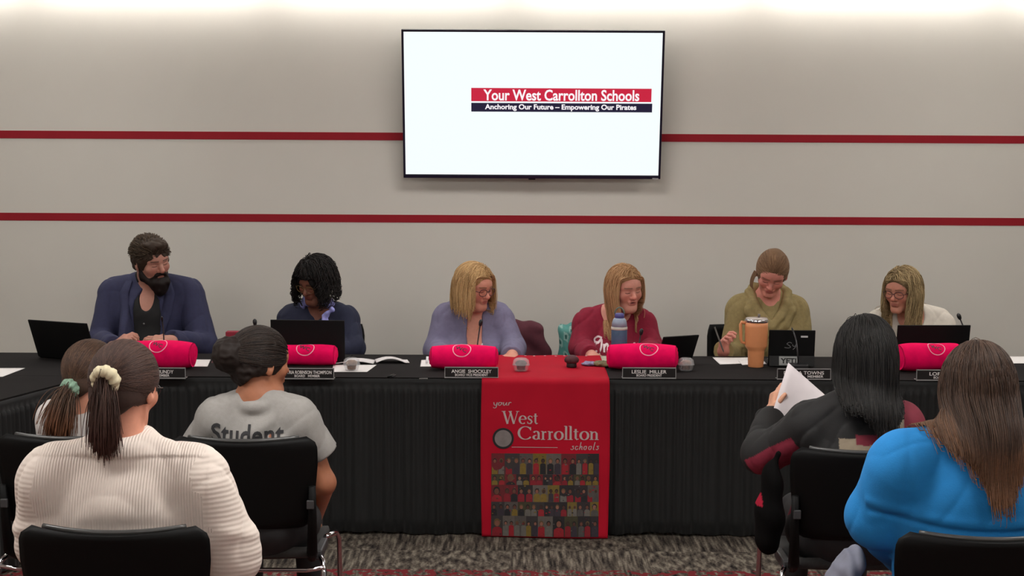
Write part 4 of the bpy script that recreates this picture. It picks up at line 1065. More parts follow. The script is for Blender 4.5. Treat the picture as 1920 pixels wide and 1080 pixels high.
            D = D @ s.R.T; D /= np.linalg.norm(D, axis=1, keepdims=True); P = s.Hw(q); tp = [P.copy()]; ph = r.rand(n)*6.28; D += r.normal(size=D.shape)*.12*jit
            extra_r = (1+vol*r.rand(n))[:, None]
            for k in range(ns):
                D = D*.58+np.array([0, 0, -.42*drop])+r.normal(size=D.shape)*.02*jit; D /= np.linalg.norm(D, axis=1, keepdims=True)
                if slide is not None:
                    near = np.clip((.065-s.cvol.sample(P))/.05, 0, 1)[:, None]; D = D+np.array(slide)*near; D /= np.linalg.norm(D, axis=1, keepdims=True)
                go = ((k+1)*step < L)[:, None]; Pn = P+D*step*go
                l = s.Hloc(Pn); e = (rr)*extra_r; u = (l-HC)/e; ll = np.linalg.norm(u, axis=1, keepdims=True); ins = (ll < 1)[:, 0]
                l = np.where(ins[:, None], HC+u/np.maximum(ll, 1e-6)*e, l)
                if facegap:   # keep strands off the face
                    fm = (l[:, 1] < -.035)&(l[:, 2] < ftop)&(np.abs(l[:, 0]) < .070)
                    l[fm, 0] = np.where(l[fm, 0] > part*.3, 1, -1)*np.maximum(np.abs(l[fm, 0]), .060+.05*np.clip(ftop-l[fm, 2], 0, .09)); l[fm, 1] = np.maximum(l[fm, 1], -.078+.62*np.clip(ftop-l[fm, 2], 0, .08))
                # jaw and neck volume below the skull
                jm = (l[:, 2] < .0)&(np.abs(l[:, 0]) < .068)&(l[:, 1] > -.06)&(l[:, 1] < .06)
                l[jm, 0] = np.sign(l[jm, 0]+1e-9)*.067
                if pull: lowz = l[:, 2] < -.02; l[lowz, 0] *= 1-pull
                Pn = s.Hw(l)
                if hasattr(s, 'cvol'): Pn = s.cvol.push(Pn, clothoff)
                d2 = Pn-P; dl = np.linalg.norm(d2, axis=1, keepdims=True); D = np.where(dl > 1e-5, d2/np.maximum(dl, 1e-6), D); P = Pn; tp.append(P.copy())
            PW = np.stack(tp, 1); m = PW.shape[1]; tt = np.linspace(0, 1, m)[None]
            if wav[0]:
                amp = wav[0]*np.clip(tt*2.2-.3, 0, 1); wv = amp*np.sin(tt*wav[1]+ph[:, None]*wav[2] if len(wav) > 2 else tt*wav[1]+ph[:, None]*.35); PW[:, :, 0] += wv; PW[:, :, 1] += amp*np.cos(tt*wav[1]+ph[:, None])*.6
            rads = rad*np.clip(1.3-tt*.75, .3, 1)*np.ones((n, 1)); ct = np.repeat(base[:, None], m, 1)
            if tip is not None: f_ = np.clip((tt-.35)/.5, 0, 1)[:, :, None]; ct = ct*(1-f_)+hexl(tip)*f_
            allP = [(PW, rads, ct)]
        VV = []; FF = []; CC = []; off = 0
        for PW, RD, ct in allP:
            a, m, _ = PW.shape; tg = np.gradient(PW, axis=1); tg /= np.maximum(np.linalg.norm(tg, axis=2, keepdims=True), 1e-9)
            ref = np.array([.31, .17, .93]); ref = ref/np.linalg.norm(ref); s1 = np.cross(tg, ref); s1 /= np.maximum(np.linalg.norm(s1, axis=2, keepdims=True), 1e-9); s2 = np.cross(tg, s1)
            an = np.arange(sides)*2*PI/sides
            V = PW[:, :, None]+RD[:, :, None, None]*(s1[:, :, None]*np.cos(an)[:, None]+s2[:, :, None]*np.sin(an)[:, None])
            VV.append(V.reshape(-1, 3)); CC.append(np.repeat(ct[:, :, None], sides, 2).reshape(-1, 3))
            I = np.arange(a)[:, None, None]*m*sides+np.arange(m-1)[None, :, None]*sides+np.arange(sides)[None, None]; J = np.arange(a)[:, None, None]*m*sides+np.arange(m-1)[None, :, None]*sides+((np.arange(sides)+1) % sides)[None, None]
            FF.append(np.stack([I, J, J+sides, I+sides], -1).reshape(-1, 4)+off); off += len(VV[-1])
        return np.concatenate(VV), np.concatenate(FF), np.concatenate(CC)
    def hair(s, parts, cols, name='hair'):
        VV = []; FF = []; CC = []; off = 0
        for p in parts:
            V, F = p[0], p[1]; c = p[2] if len(p) > 2 else hexl(cols)*(1+.15*vnoise(V, 60, 2)[:, None])
            VV.append(V); FF.append(F+off); CC.append(c); off += len(V)
        return s.obj(name, np.concatenate(VV), np.concatenate(FF), hair_mat(), np.concatenate(CC))
    def glasses(s, col=(40, 30, 30), w_=.026, h_=.019, r=.0016, rgb2=None):
        mb = MB()
        def g(x, y, z): return s.Hw(np.array([x, y, z]))-s.base
        for e in (-1, 1):
            mb.tube([g(e*.032+w_*math.cos(a), -.103+.006*abs(math.cos(a)) if e*math.cos(a) > 0 else -.103, -.001+h_*math.sin(a)) for a in [2*PI*k/24 for k in range(25)]], r, 6, cap=False)
            mb.tube([g(e*(.032+w_), -.098, .004), g(e*.070, -.085, .007), g(e*.080, -.02, .006), g(e*.082, .01, .0)], r, 6)
        mb.tube([g(-.008, -.104, .003), g(0, -.106, .006), g(.008, -.104, .003)], r, 6)
        return mb.obj('glasses', mat('glasses_%d' % col[0], col, .3), s.root)
    def decal(s, V, F, px, py, Ysrc, m, name, dens=.006, off=.003, sgn=1):
        """project flat lettering centred at a picture point onto the clothing along the y axis"""
        V, F = densify(V, F, dens); cv, cf = s.cmesh; bv = BVHTree.FromPolygons([tuple(x) for x in cv], [tuple(map(int, f)) for f in cf]); c = at(px, py, Ysrc); out = []
        for x, z in V:
            h = bv.ray_cast(Vector((c[0]+x, Ysrc-1.2, c[2]+z)), Vector((0, 1, 0)))
            y = h[0].y if h[0] is not None else Ysrc
            out.append((c[0]+x-s.base[0], y-off-s.base[1], c[2]+z))
        return meshobj(name, out, F, m, s.root, smooth=False)
def _frame(d):
    d = nrm(d); u = np.cross(d, [0, 0, 1.0]); u = nrm(u) if np.linalg.norm(u) > 1e-3 else np.array([1.0, 0, 0]); w_ = np.cross(u, d); return np.stack([u, w_, d], 1)
BY = 8.14
def bx(px, Y=BY, py=560): return at(px, py, Y)[0]
# ============ 1. bearded man in the navy blazer
def man():
    s = Person('bearded man in a navy blazer and black shirt at the left end of the table', bx(288), 8.12, -1, at(0, 534, 8.12)[2]-.01, sw=.25, bulk=1.3, neck=.066, lean=.04)
    hc = at(283, 489, 7.98); R = rotm(42, 20, -12)
    elL = at(188, 640, 7.98); wrL = at(212, 652, 7.70); elR = at(383, 648, 7.96); wrR = at(318, 640, 7.70)
    A = [(-1, elL, wrL, .062, .05, .032), (1, elR, wrR, .062, .05, .032)]
    H = [hand_prims(wrL, (.055, -.0, .045), (.6, .3, -.7), (.3, 0, 1), 1.0, .12, 1.0), hand_prims(wrR, (-.11, -.0, .01), (.1, .3, -.8), (-.1, 0, 1), .55, .2, 1.0)]
    s.body(hc, R, 1.03, skin=(184, 126, 108), lip=(120, 60, 56), brow=(48, 34, 28), arms=A, hands=H, jaw=1.08, fat=.004, ears=(1, 1), nose=1.12)
    T = s.Hw
    # shirt and blazer
    bl = mat('blazer_navy', (44, 46, 76), .85, noise=.08, nscale=60, bump=.2, bscale=300, sheen=0)
    sh = mat('shirt_black', (18, 18, 19), .8, noise=.1, bump=.2)
    nk = s.W(0, .03, s.zs+.05)
    s.cloth('shirt', sh, .008, A, cuts=[E_ell(s.W(0.0, .15, s.zs+.0), (.05, .11, .115))], extra=[(E_ring(s.W(0, -.005, s.zs+.055), .066, .010, rotm(0, -14, 0), 1.0, 2.2), .012)], disp=s.fold(.003, 1, 2))
    V1 = E_ell(s.W(0.005, .20, s.zs-.14), (.078, .14, .30))
    s.cloth('blazer', bl, .017, [a[:3]+(a[3]+.002, a[4]+.005, a[5]+.012) for a in A], cuts=[V1, E_ell(s.W(0, -.0, s.zs+.10), (.080, .085, .075))], disp=s.fold(.008, .8, 4))
    # lapels
    def lap(e):
        P = [(.085, .01, .045), (.098, .10, -.02), (.085, .155, -.12), (.055, .17, -.25), (.03, .175, -.34)]
        mb = MB(); V = []
        cv, cf = s.cmesh; bv = BVHTree.FromPolygons([tuple(x) for x in cv], [tuple(map(int, f)) for f in cf])
        for i, (x, f, z) in enumerate(P):
            for j in range(4):
                xx = e*(x+j*.014*(1.2 if i in (1, 2) else .8)); p = s.W(xx, f, s.zs+z); h = bv.ray_cast(Vector((p[0], s.Y-1.0, p[2])), Vector((0, 1, 0)))
                y = (h[0].y if h[0] is not None else p[1])-.006; V.append((p[0]-s.base[0], min(y, p[1]+.06)-s.base[1], p[2]))
        F = [(i*4+j, i*4+j+1, (i+1)*4+j+1, (i+1)*4+j) for i in range(len(P)-1) for j in range(3)]
        o = meshobj('lapel', V, F, bl, s.root); solid(o, .006)
    for e in (-1, 1): lap(e)
    b = s.W(-.012, .14, s.zs-.17); 
    # hair: short and swept up, beard
    hcap = s.cap(.014, cutE=(.074, .080, .094), disp=lambda P: .005*(1-np.abs(vnoise(P, 75, 3)))**2-.002+.003*vnoise(P, 160, 4), extra=[(E_ell(T(np.array([0, -.045, .103])), np.array([.060, .055, .028]), R), .025), (E_ell(T(np.array([.015, -.07, .092])), np.array([.048, .028, .022]), R), .02)], voxel=.003)
    st = s.strands(1400, part=-.3, length=.036, cols=((84, 68, 52), (44, 34, 27)), rad=.0015, seed=3, startz=(.1, 1), t=.016, init=.2, sweep=(.3, .6, .2), drop=.35, facegap=False)
    s.hair([hcap, st], (58, 46, 37))
    v = Vol(.003)
    v.add(E_cone(T(np.array([-.020, -.082, -.094])), T(np.array([.020, -.082, -.094])), .030, .030), .02)
    v.add(E_ell(T(np.array([0, -.082, -.125])), (.040, .032, .045), R), .025)
    v.add(E_cone(T(np.array([-.02, -.094, -.044])), T(np.array([.02, -.094, -.044])), .0085, .0085), .012)
    for e in (-1, 1):
        v.add(E_cone(T(np.array([e*.071, -.006, -.012])), T(np.array([e*.058, -.02, -.07])), .010, .018), .015)
        v.add(E_cone(T(np.array([e*.058, -.02, -.072])), T(np.array([e*.028, -.07, -.098])), .020, .028), .02)
        v.add(E_cone(T(np.array([e*.026, -.09, -.05])), T(np.array([e*.036, -.076, -.085])), .009, .016), .012)
    v.cut(E_ell(T(np.array([0, -.112, -.058])), (.017, .02, .006), R), .004)
    v.build(disp=lambda P: .0025*vnoise(P, 160, 3)); V, F = v.mesh()
    s.obj('beard', V, F, hair_mat(), np.tile(hexl((30, 22, 20)), (len(V), 1))*(1+.3*vnoise(V, 110, 3)[:, None]))
    MB().lathe([(.005, 0), (.005, .002)], 12, s.W(-.005, .158, s.zs-.175)-s.base, R=Matrix.Rotation(PI/2, 3, 'X')).obj('shirt_button', mat('button_grey', (110, 108, 105), .4), s.root)
    s.legs(mat('trousers_dark', (26, 26, 30), .8), spread=.15)
man()
# ============ 2. woman with the lilac scarf
def scarfwoman():
    s = Person('woman in a navy sweater and lilac neck scarf with black curls, looking down', bx(598), 8.14, -1, at(0, 583, 8.14)[2]+.0, sw=.195, bulk=1.12, neck=.054, lean=.05, female=True)
    hc = at(592, 527, 8.00); R = rotm(-30, 24, 4)
    elL = at(528, 655, 8.05); wrL = at(560, 660, 7.88); elR = at(662, 652, 8.0); wrR = at(620, 660, 7.88)
    A = [(-1, elL, wrL, .054, .045, .03), (1, elR, wrR, .056, .048, .03)]
    H = [hand_prims(wrL, (.03, -1, -.1), (0, 0, -1), (1, 0, 0), .5, .1, .92), hand_prims(wrR, (-.03, -1, -.1), (0, 0, -1), (-1, 0, 0), .5, .1, .92)]
    s.body(hc, R, .98, skin=(124, 74, 58), lip=(120, 44, 52), brow=(30, 20, 18), arms=A, hands=H, fat=.003)
    sw_ = mat('sweater_navy', (34, 38, 60), .9, noise=.08, nscale=60, bump=.3, bscale=250, sheen=0)
    s.cloth('sweater', sw_, .011, [a[:3]+(a[3]+.008, a[4]+.008, a[5]+.008) for a in A], disp=s.fold(.008, .9, 7))
    v = Vol(.004); nc = s.W(0, .012, s.zs+.052)
    v.add(E_ring(nc, .074, .019, rotm(0, -24, 0), 1.05, 1.5), .01)
    k = s.W(.060, .150, s.zs+.01)
    v.add(E_ell(k, (.018, .014, .016)), .01)
    for dx, dz, w_ in ((.035, .03, .014), (-.02, -.06, .013), (.022, -.07, .015)):
        v.add(E_cone(k, k+np.array([dx, -.012, dz]), .008, w_), .008)
    v.build(disp=lambda P: .003*np.sin(P[:, 0]*140+P[:, 2]*90)); V, F = v.mesh(); s.obj('neck_scarf', V, F, mat('scarf_lilac', (158, 160, 226), .8, noise=.2, nscale=50))
    def ext(a, b): return []
    T = s.Hw
    hcap = s.cap(.020, cutE=(.058, .075, .108), disp=lambda P: .004*vnoise(P, 70, 5)+.003*vnoise(P, 130, 6), extra=[(E_ell(T(np.array([.058, .0, .0])), np.array([.048, .075, .09]), R), .03), (E_ell(T(np.array([.07, -.03, -.05])), np.array([.036, .055, .06]), R), .03), (E_ell(T(np.array([0, .05, -.01])), np.array([.085, .07, .09]), R), .03)])
    st = s.strands(1300, part=-.03, length=.145, cols=((38, 32, 30), (12, 11, 12)), rad=.0020, wav=(.010, 16, 1.0), seed=5, t=.020, jit=.6, init=.7, vol=.10)
    # loose curls on the left
    mb = []
    for j in range(5):
        pth = []; b0 = T(np.array([-.075, -.02, .03-.012*j]))
        for i in range(16):
            a = i/15; pth.append(b0+np.array([-.012-.030*math.sin(a*3.2+j*.25)-.004*j, -.02*a-.01, -.115*a]))
        mb.append(pth)
    m2 = MB()
    for p in mb: m2.tube(p, [.0045-.0015*i/15 for i in range(16)], 6)
    cv = np.array(m2.V); cf = [f for f in m2.F if len(f) == 4]
    s.hair([hcap, st, (cv, np.array(cf))], (22, 19, 19))
    s.glasses((120, 100, 60), r=.0011)
    s.legs(mat('trousers_dark', (26, 26, 30), .8))
scarfwoman()
# ============ 3. woman in the purple cardigan
def cardigan():
    s = Person('woman in a grey purple cardigan with a blonde bob and glasses, looking to the right', bx(888), 8.12, -1, at(0, 583, 8.12)[2]+.01, sw=.19, bulk=1.12, neck=.056, lean=.04, female=True)
    hc = at(889, 538, 8.0); R = rotm(47, 14, -2)
    elL = at(818, 655, 8.02); wrL = at(832, 672, 7.80); elR = at(962, 652, 8.0); wrR = at(960, 668, 7.74)
    A = [(-1, elL, wrL, .058, .048, .03), (1, elR, wrR, .058, .05, .03)]
    H = [hand_prims(wrL, (.3, -1, -.1), (0, 0, -1), (1, 0, 0), .4, .1, .92), hand_prims(wrR, (-.2, -1, -.05), (0, 0, -1), (-1, 0, 0), .5, .1, .92)]
    s.body(hc, R, 1.0, skin=(204, 134, 112), lip=(160, 72, 72), brow=(120, 90, 66), arms=A, hands=H, fat=.006, jaw=1.08, nose=1.05, closed=True)
    cm = mat('cardigan_purple', (116, 112, 138), .92, noise=.07, nscale=50, bump=.35, bscale=280, sheen=0)
    wh = mat('camisole_white', (215, 212, 212), .8)
    s.cloth('camisole', wh, .006, cuts=[E_ell(s.W(.0, .12, s.zs-.0), (.085, .16, .185)), E_box(s.W(0, 0, s.zs+.12), (.3, .3, .13), .01)])
    s.cloth('cardigan', cm, .013, [a[:3]+(a[3]+.006, a[4]+.012, a[5]+.014) for a in A], cuts=[E_ell(s.W(.01, .17, s.zs-.01), (.046, .16, .24)), E_ell(s.W(0, 0, s.zs+.09), (.068, .080, .07))], disp=s.fold(.008, .9, 9),
            extra=[])
    V = []
    st1 = s.strands(1500, part=.028, length=.20, cols=((216, 180, 130), (156, 122, 80)), rad=.0015, seed=8, hl=.134, ftop=.080, t=.012, init=.6, lenfn=lambda q, r: .15+.06*(q[:, 2] > .03), jit=.6, wav=(.003, 8, .6), sweep=(0, .25, 0))
    hcap = s.cap(.012, cutE=(.072, .080, .122), disp=lambda P: .002*vnoise(P, 90, 5))
    s.hair([hcap, st1], (170, 134, 88))
    s.glasses((70, 36, 40), r=.0019)
    # thin chain with a small pendant
    MB().tube([s.W(x, .112-.3*abs(x), s.zs-.12+1.6*abs(x))-s.base for x in (-.05, -.03, 0, .03, .05)], .0012, 5).obj('necklace', mat('gold', (190, 150, 90), .3, 1), s.root)
    s.legs(mat('trousers_dark', (26, 26, 30), .8))
cardigan()
# ============ 4. woman in the maroon sweatshirt
def sweatshirt():
    s = Person('woman in a maroon lettered sweatshirt with long straight blonde hair, speaking', bx(1152), 8.12, -1, at(0, 592, 8.12)[2]+.008, sw=.197, bulk=1.12, neck=.054, lean=.04, female=True)
    hc = at(1171, 541, 7.99); R = rotm(26, 10, -3)
    elL = at(1090, 652, 8.02); wrL = at(1110, 668, 7.82); elR = at(1222, 652, 8.02); wrR = at(1210, 670, 7.80)
    A = [(-1, elL, wrL, .055, .048, .03), (1, elR, wrR, .055, .048, .03)]
    H = [hand_prims(wrL, (.5, -1, -.1), (0, 0, -1), (1, 0, 0), .5, .1, .92), hand_prims(wrR, (-.3, -1, -.1), (0, 0, -1), (-1, 0, 0), .5, .1, .92)]
    s.body(hc, R, 1.0, skin=(206, 136, 118), lip=(150, 62, 66), brow=(130, 98, 78), arms=A, hands=H, fat=.004, mouth=1, jaw=1.05, nose=1.05)
    cm = mat('sweatshirt_maroon', (134, 24, 50), .92, noise=.07, nscale=50, bump=.3, bscale=280, sheen=0)
    s.cloth('sweatshirt', cm, .013, [a[:3]+(a[3]+.008, a[4]+.01, a[5]+.014) for a in A], disp=s.fold(.010, .9, 11), cuts=[E_ell(s.W(.0, .05, s.zs+.05), (.075, .10, .075))])
    lw = mat('sweatshirt_print', (222, 205, 208), .7)
    I = [[(1.0, 2.2), (.4, 2.4), (-.2, 2.0), (-.1, 1.5), (.4, 1.5), (.9, 2.0), (.9, 1.2), (.6, .3), (.1, 0), (-.3, .3), (-.1, .7)], [(1.3, 1.3), (1.3, 0)], [(1.35, .8), (1.7, 1.3), (1.95, 1.1), (1.9, .1), (2.2, .05), (2.5, .4)],
         [(3.2, 1.2), (2.7, 1.1), (2.6, .2), (3.0, .1), (3.2, 1.0), (3.45, 2.4), (3.3, .3), (3.6, 0), (3.9, .5)], [(4.0, 1.3), (3.95, .2), (4.3, .1), (4.6, .6)], [(4.0, 1.8), (4.08, 1.9)],
         [(5.3, 1.2), (4.8, 1.2), (4.7, .2), (5.1, .1), (5.35, 1.2), (5.3, .3), (5.6, .05), (5.8, .4)], [(6.0, 1.3), (6.0, 0)], [(6.05, .8), (6.4, 1.3), (6.65, 1.1), (6.6, .1), (6.9, .05)],
         [(7.6, 1.2), (7.1, 1.2), (7.0, .2), (7.4, .1), (7.65, 1.2), (7.6, .3), (7.9, .05), (8.2, .4)]]
    V, F = pen(I, 96/348, 30/348, .32); s.decal(V, F, 1161, 645, 7.98, lw, 'shirt_lettering')
    st1 = s.strands(1500, part=.012, length=.42, cols=((198, 158, 116), (138, 102, 70)), rad=.0015, seed=12, hl=.132, ftop=.078, t=.010, init=.7, jit=.4, pull=.012, sweep=(0, .2, 0), wav=(.004, 6, .5))
    hcap = s.cap(.010, cutE=(.070, .080, .120))
    s.hair([hcap, st1], (164, 126, 86))
    s.legs(mat('trousers_dark', (26, 26, 30), .8))
sweatshirt()
# ============ 5. woman in the olive cowl sweater, writing
def cowl():
    s = Person('woman in an olive cowl neck sweater, head bowed, writing with a pen', bx(1436), 8.12, -1, at(0, 562, 8.12)[2]+.0, sw=.192, bulk=1.05, neck=.052, lean=.05, female=True)
    hc = at(1447, 512, 7.98); R = rotm(-6, 34, 8)
    elL = at(1372, 668, 8.02); wrL = at(1356, 658, 7.78); elR = at(1500, 655, 8.0); wrR = at(1470, 672, 7.78)
    A = [(-1, elL, wrL, .054, .048, .03), (1, elR, wrR, .054, .046, .03)]
    hl = hand_prims(wrL, (-.02, -.35, .55), (.5, -.6, .2), (1, 0, .3), .95, .1, .95, thumb=1.0)
    H = [hl, hand_prims(wrR, (-.3, -1, -.1), (0, 0, -1), (-1, 0, 0), .5, .1, .92)]
    s.body(hc, R, .98, skin=(204, 128, 112), lip=(170, 76, 84), brow=(112, 78, 60), arms=A, hands=H, nose=1.0, cheek=.08)
    cm = mat('sweater_olive', (142, 126, 84), .92, noise=.1, nscale=60, bump=.5, bscale=220, sheen=0)
    s.cloth('sweater', cm, .014, [a[:3]+(a[3]+.010, a[4]+.014, a[5]+.012) for a in A], disp=s.fold(.010, .9, 13))
    v = Vol(.004)
    for e in (-1, 1):
        for ch in ([(0, -.075, .085), (.070, -.060, .088), (.098, -.005, .066), (.086, .065, .010), (.050, .108, -.055), (.006, .128, -.105)], [(0, -.085, .05), (.09, -.06, .045), (.128, .0, .028), (.112, .075, -.030), (.07, .115, -.10), (.01, .132, -.145)]):
            for a_, b_ in zip(ch[:-1], ch[1:]): v.add(E_cone(s.W(e*a_[0], a_[1], s.zs+a_[2]), s.W(e*b_[0], b_[1], s.zs+b_[2]), .026, .026), .014)
    v.build(disp=lambda P: .0012*np.sin((P[:, 2]-1.2*np.abs(P[:, 0]-s.x))*130)); V, F = v.mesh(); s.obj('cowl_collar', V, F, cm)
    st1 = s.strands(1100, cols=((140, 108, 80), (98, 72, 52)), rad=.0014, seed=14, t=.010, gather=(0, .13, .0), startz=(-.5, 1))
    T = s.Hw
    hcap = s.cap(.010, cutE=(.070, .080, .104), extra=[(E_ell(T(np.array([0, .12, -.01])), (.03, .025, .035), R), .02), (E_ell(T(np.array([.005, .03, .112])), (.03, .035, .014), R), .02)])
    m2 = MB()
    for j in range(6):
        b0 = T(np.array([-.074, -.03+.004*j, .01])); m2.tube([b0+np.array([-.006-.022*math.sin(2*i/9)-.002*j, .004*j, -.085*i/9]) for i in range(10)], .0028, 5)
    s.hair([hcap, st1, (np.array(m2.V), np.array([f for f in m2.F if len(f) == 4]))], (112, 84, 60))
    p = at(1350, 641, 7.70); q = at(1340, 613, 7.74)
    d = nrm(q-p); MB().tube([p-d*.06-s.base, p-d*.05-s.base, q-s.base], [.001, .004, .004], 8).obj('pen', mat('pen_body', (70, 66, 60), .35), None)
    o = bpy.data.objects[-1] if False else [x for x in bpy.data.objects if x.name.startswith('pen') and x.type == 'MESH' and 'label' not in x][-1]
    o.location = tuple(s.base); tag(o, 'dark pen held in the raised hand of the woman in the olive sweater', 'pen')
    s.legs(mat('trousers_dark', (26, 26, 30), .8))
cowl()
# ============ 6. woman in the white top
def whitetop():
    s = Person('woman in a white top with wavy blonde hair and glasses, facing the table', bx(1702), 8.12, -1, at(0, 588, 8.12)[2]+.006, sw=.213, bulk=1.08, neck=.052, lean=.05, female=True)
    hc = at(1692, 545, 7.98); R = rotm(-42, 10, 2)
    elL = at(1648, 655, 8.02); wrL = at(1690, 660, 7.90); elR = at(1778, 650, 8.0); wrR = at(1740, 660, 7.90)
    A = [(-1, elL, wrL, .052, .046, .03), (1, elR, wrR, .054, .046, .03)]
    H = [hand_prims(wrL, (.1, -1, -.1), (0, 0, -1), (1, 0, 0), .5, .1, .92), hand_prims(wrR, (-.1, -1, -.1), (0, 0, -1), (-1, 0, 0), .5, .1, .92)]
    s.body(hc, R, .98, skin=(196, 126, 104), lip=(150, 70, 68), brow=(110, 80, 60), arms=A, hands=H, closed=True)
    cm = mat('top_white', (214, 206, 194), .92, noise=.05, nscale=50, bump=.3, bscale=240, sheen=0)
    s.cloth('top', cm, .012, [a[:3]+(a[3]+.008, a[4]+.01, a[5]+.01) for a in A], disp=s.fold(.010, .9, 15), cuts=[E_ell(s.W(-.01, .06, s.zs+.03), (.07, .10, .085))])
    st1 = s.strands(1500, part=-.02, length=.36, cols=((186, 162, 120), (100, 82, 56)), tip=(176, 150, 110), rad=.0015, seed=16, hl=.128, ftop=.075, t=.014, init=.7, jit=.7, wav=(.010, 14, .8), pull=.008, lenfn=lambda q, r: .30+.05*(q[:, 2] > .03))
    hcap = s.cap(.013, cutE=(.068, .078, .116))
    s.hair([hcap, st1], (110, 90, 62))
    s.glasses((70, 40, 34), r=.0017)
    s.legs(mat('trousers_dark', (26, 26, 30), .8))
whitetop()

# ============ audience, seen from behind
def A_hand(w, d, n, sd, c=.6, s_=.95): return hand_prims(w, d, n, sd, c, .1, s_)
def ax(px, Y, py=800): return at(px, py, Y)[0]
# 7. pupil with the green scrunchie
def scrunchie(s, g, R0, r, m, seed, tilt):
    v = Vol(.0028); c = s.Hw(np.array(g)); v.add(E_ring(c, R0, r, tilt, 1, 1.35), .004)
    def dp(P):
        q = (P-c) @ tilt; a = np.arctan2(q[:, 1], q[:, 0]); return .0016*np.sin(a*9+seed)+.0007*np.sin(a*21+q[:, 2]*200)
    v.build(disp=dp); V, F = v.mesh(); s.obj('scrunchie', V, F, m)
def green():
    s = Person('pupil with brown hair in a ponytail held by a green scrunchie, white shirt', ax(168, 5.12), 5.12, 1, at(0, 775, 5.12)[2], sw=.165, bulk=.9, neck=.048)
    hc = at(172, 704, 5.14); R = rotm(152, 8, 0)
    A = [(-1, at(82, 905, 5.16), at(125, 960, 5.40), .04, .035, .026), (1, at(250, 905, 5.16), at(215, 960, 5.40), .04, .035, .026)]
    H = [A_hand(A[0][2], (.2, 1, -.1), (0, 0, -1), (1, 0, 0)), A_hand(A[1][2], (-.2, 1, -.1), (0, 0, -1), (-1, 0, 0))]
    s.body(hc, R, .96, skin=(186, 122, 98), arms=A, hands=H, closed=False)
    s.cloth('shirt', mat('shirt_white', (190, 184, 180), .85, noise=.05, bump=.2), .010, A, disp=s.fold(.005, 1, 20))
    g = np.array([-.012, .112, -.045]); cols = ((88, 66, 52), (50, 38, 32))
    hcap = s.cap(.010, cutE=(.066, .078, .106)); st = s.strands(1600, cols=cols, rad=.0012, seed=21, t=.011, gather=g, startz=(-.6, 1), tail=dict(n=700, length=.20, dir=(-.35, -.6, -.55), spread=.010, fan=.30, drift=-.1), tip=(104, 66, 44), clothoff=.010)
    s.hair([hcap, st], (66, 50, 42)); scrunchie(s, g+np.array([0, .004, 0]), .021, .013, mat('scrunchie_green', (112, 140, 120), .8, noise=.3, nscale=90), 1, s.R @ rotm(0, 0, 0) @ rotm(0, 62, 0))
    s.legs(mat('trousers_grey', (50, 50, 56), .8))
green()
# 8. woman in the cream sweater
def cream():
    s = Person('woman in a cream ribbed sweater with a brown ponytail, nearest on the left', ax(226, 3.97), 3.97, 1, at(0, 878, 3.97)[2]+.0, sw=.235, bulk=1.3, neck=.058, lean=.03)
    hc = at(234, 727, 4.03); R = rotm(167, 10, 2)
    A = [(-1, at(88, 1012, 4.03), at(115, 1078, 4.28), .072, .058, .034), (1, at(430, 1040, 4.03), at(380, 1110, 4.28), .074, .060, .034)]
    H = [A_hand(A[0][2], (.5, 1, -.1), (0, 0, -1), (1, 0, 0)), A_hand(A[1][2], (-.5, 1, -.1), (0, 0, -1), (-1, 0, 0))]
    s.body(hc, R, 1.0, skin=(196, 128, 104), brow=(80, 60, 50), arms=A, hands=H, fat=.004, closed=False)
    m = mat('sweater_cream', (212, 200, 190), .92, noise=.03, nscale=40, bump=.7, wave=('X', 42))
    m2 = mat('sweater_cream_sleeve', (212, 200, 190), .92, noise=.03, nscale=40, bump=.35, wave=('Z', 24))
    yz = at(0, 868, 3.86)[2]
    def dp(P):
        q = P-s.base; f = s.fold(.007, .75, 22)(P); k = np.clip((P[:, 2]-yz)/.006, -1, 1); band = np.exp(-((P[:, 2]-yz)/.004)**2)
        return f-.0015*k*(np.abs(q[:, 0]) < .24) + .003*band*(np.abs(q[:, 0]) < .22) + .010*np.sin((q[:, 0]*1.0)*9+1.2)*np.exp(-((P[:, 2]-(yz-.17)+.10*q[:, 0]**2*4)/.02)**2)
    AA = [a[:3]+(a[3]+.006, a[4]+.012, a[5]+.018) for a in A]
    o = s.cloth('sweater', m, .018, AA, disp=dp, extra=[(E_ring(s.W(0, -.005, s.zs+.045), .066, .016, rotm(0, 8, 0), 1, 1.6), .02)])
    # sleeves carry a cross rib: second material on faces of the arms
    me = o.data; me.materials.append(m2); V = s.cmesh[0]; F = s.cmesh[1]; c = V[F].mean(1)
    idx = np.zeros(len(F), dtype=np.int32)
    for a in AA:
        sh = s.W(a[0]*(s.sw-.02), 0, s.zs-.04); el = np.array(a[1]); ba = el-sh; h = ((c-sh) @ ba)/(ba @ ba); dd = np.linalg.norm(c-sh-np.clip(h, 0, 1.9)[:, None]*ba, axis=1)
        idx[(dd < .098)&(a[0]*(c[:, 0]-s.x) > .17-.0*h)] = 1
    me.polygons.foreach_set('material_index', idx)
    g = np.array([-.002, .112, .018]); cols = ((84, 62, 54), (44, 33, 30))
    hcap = s.cap(.010, cutE=(.066, .078, .108)); st = s.strands(2600, cols=cols, rad=.0009, seed=23, t=.011, gather=g, startz=(-.62, 1), jit=.3, tail=dict(n=1300, length=.205, dir=(.0, -.55, -.75), spread=.009, fan=.19, drift=.03), tip=(70, 44, 38), clothoff=.012)
    s.hair([hcap, st], (62, 47, 42)); scrunchie(s, g+np.array([0, .005, .0]), .026, .0145, mat('scrunchie_cream', (200, 190, 158), .8, noise=.12, nscale=90), 2, s.R @ rotm(0, 58, 0))
    s.glasses((40, 30, 30), r=.0016)
    s.legs(mat('trousers_grey', (50, 50, 56), .8))
cream()
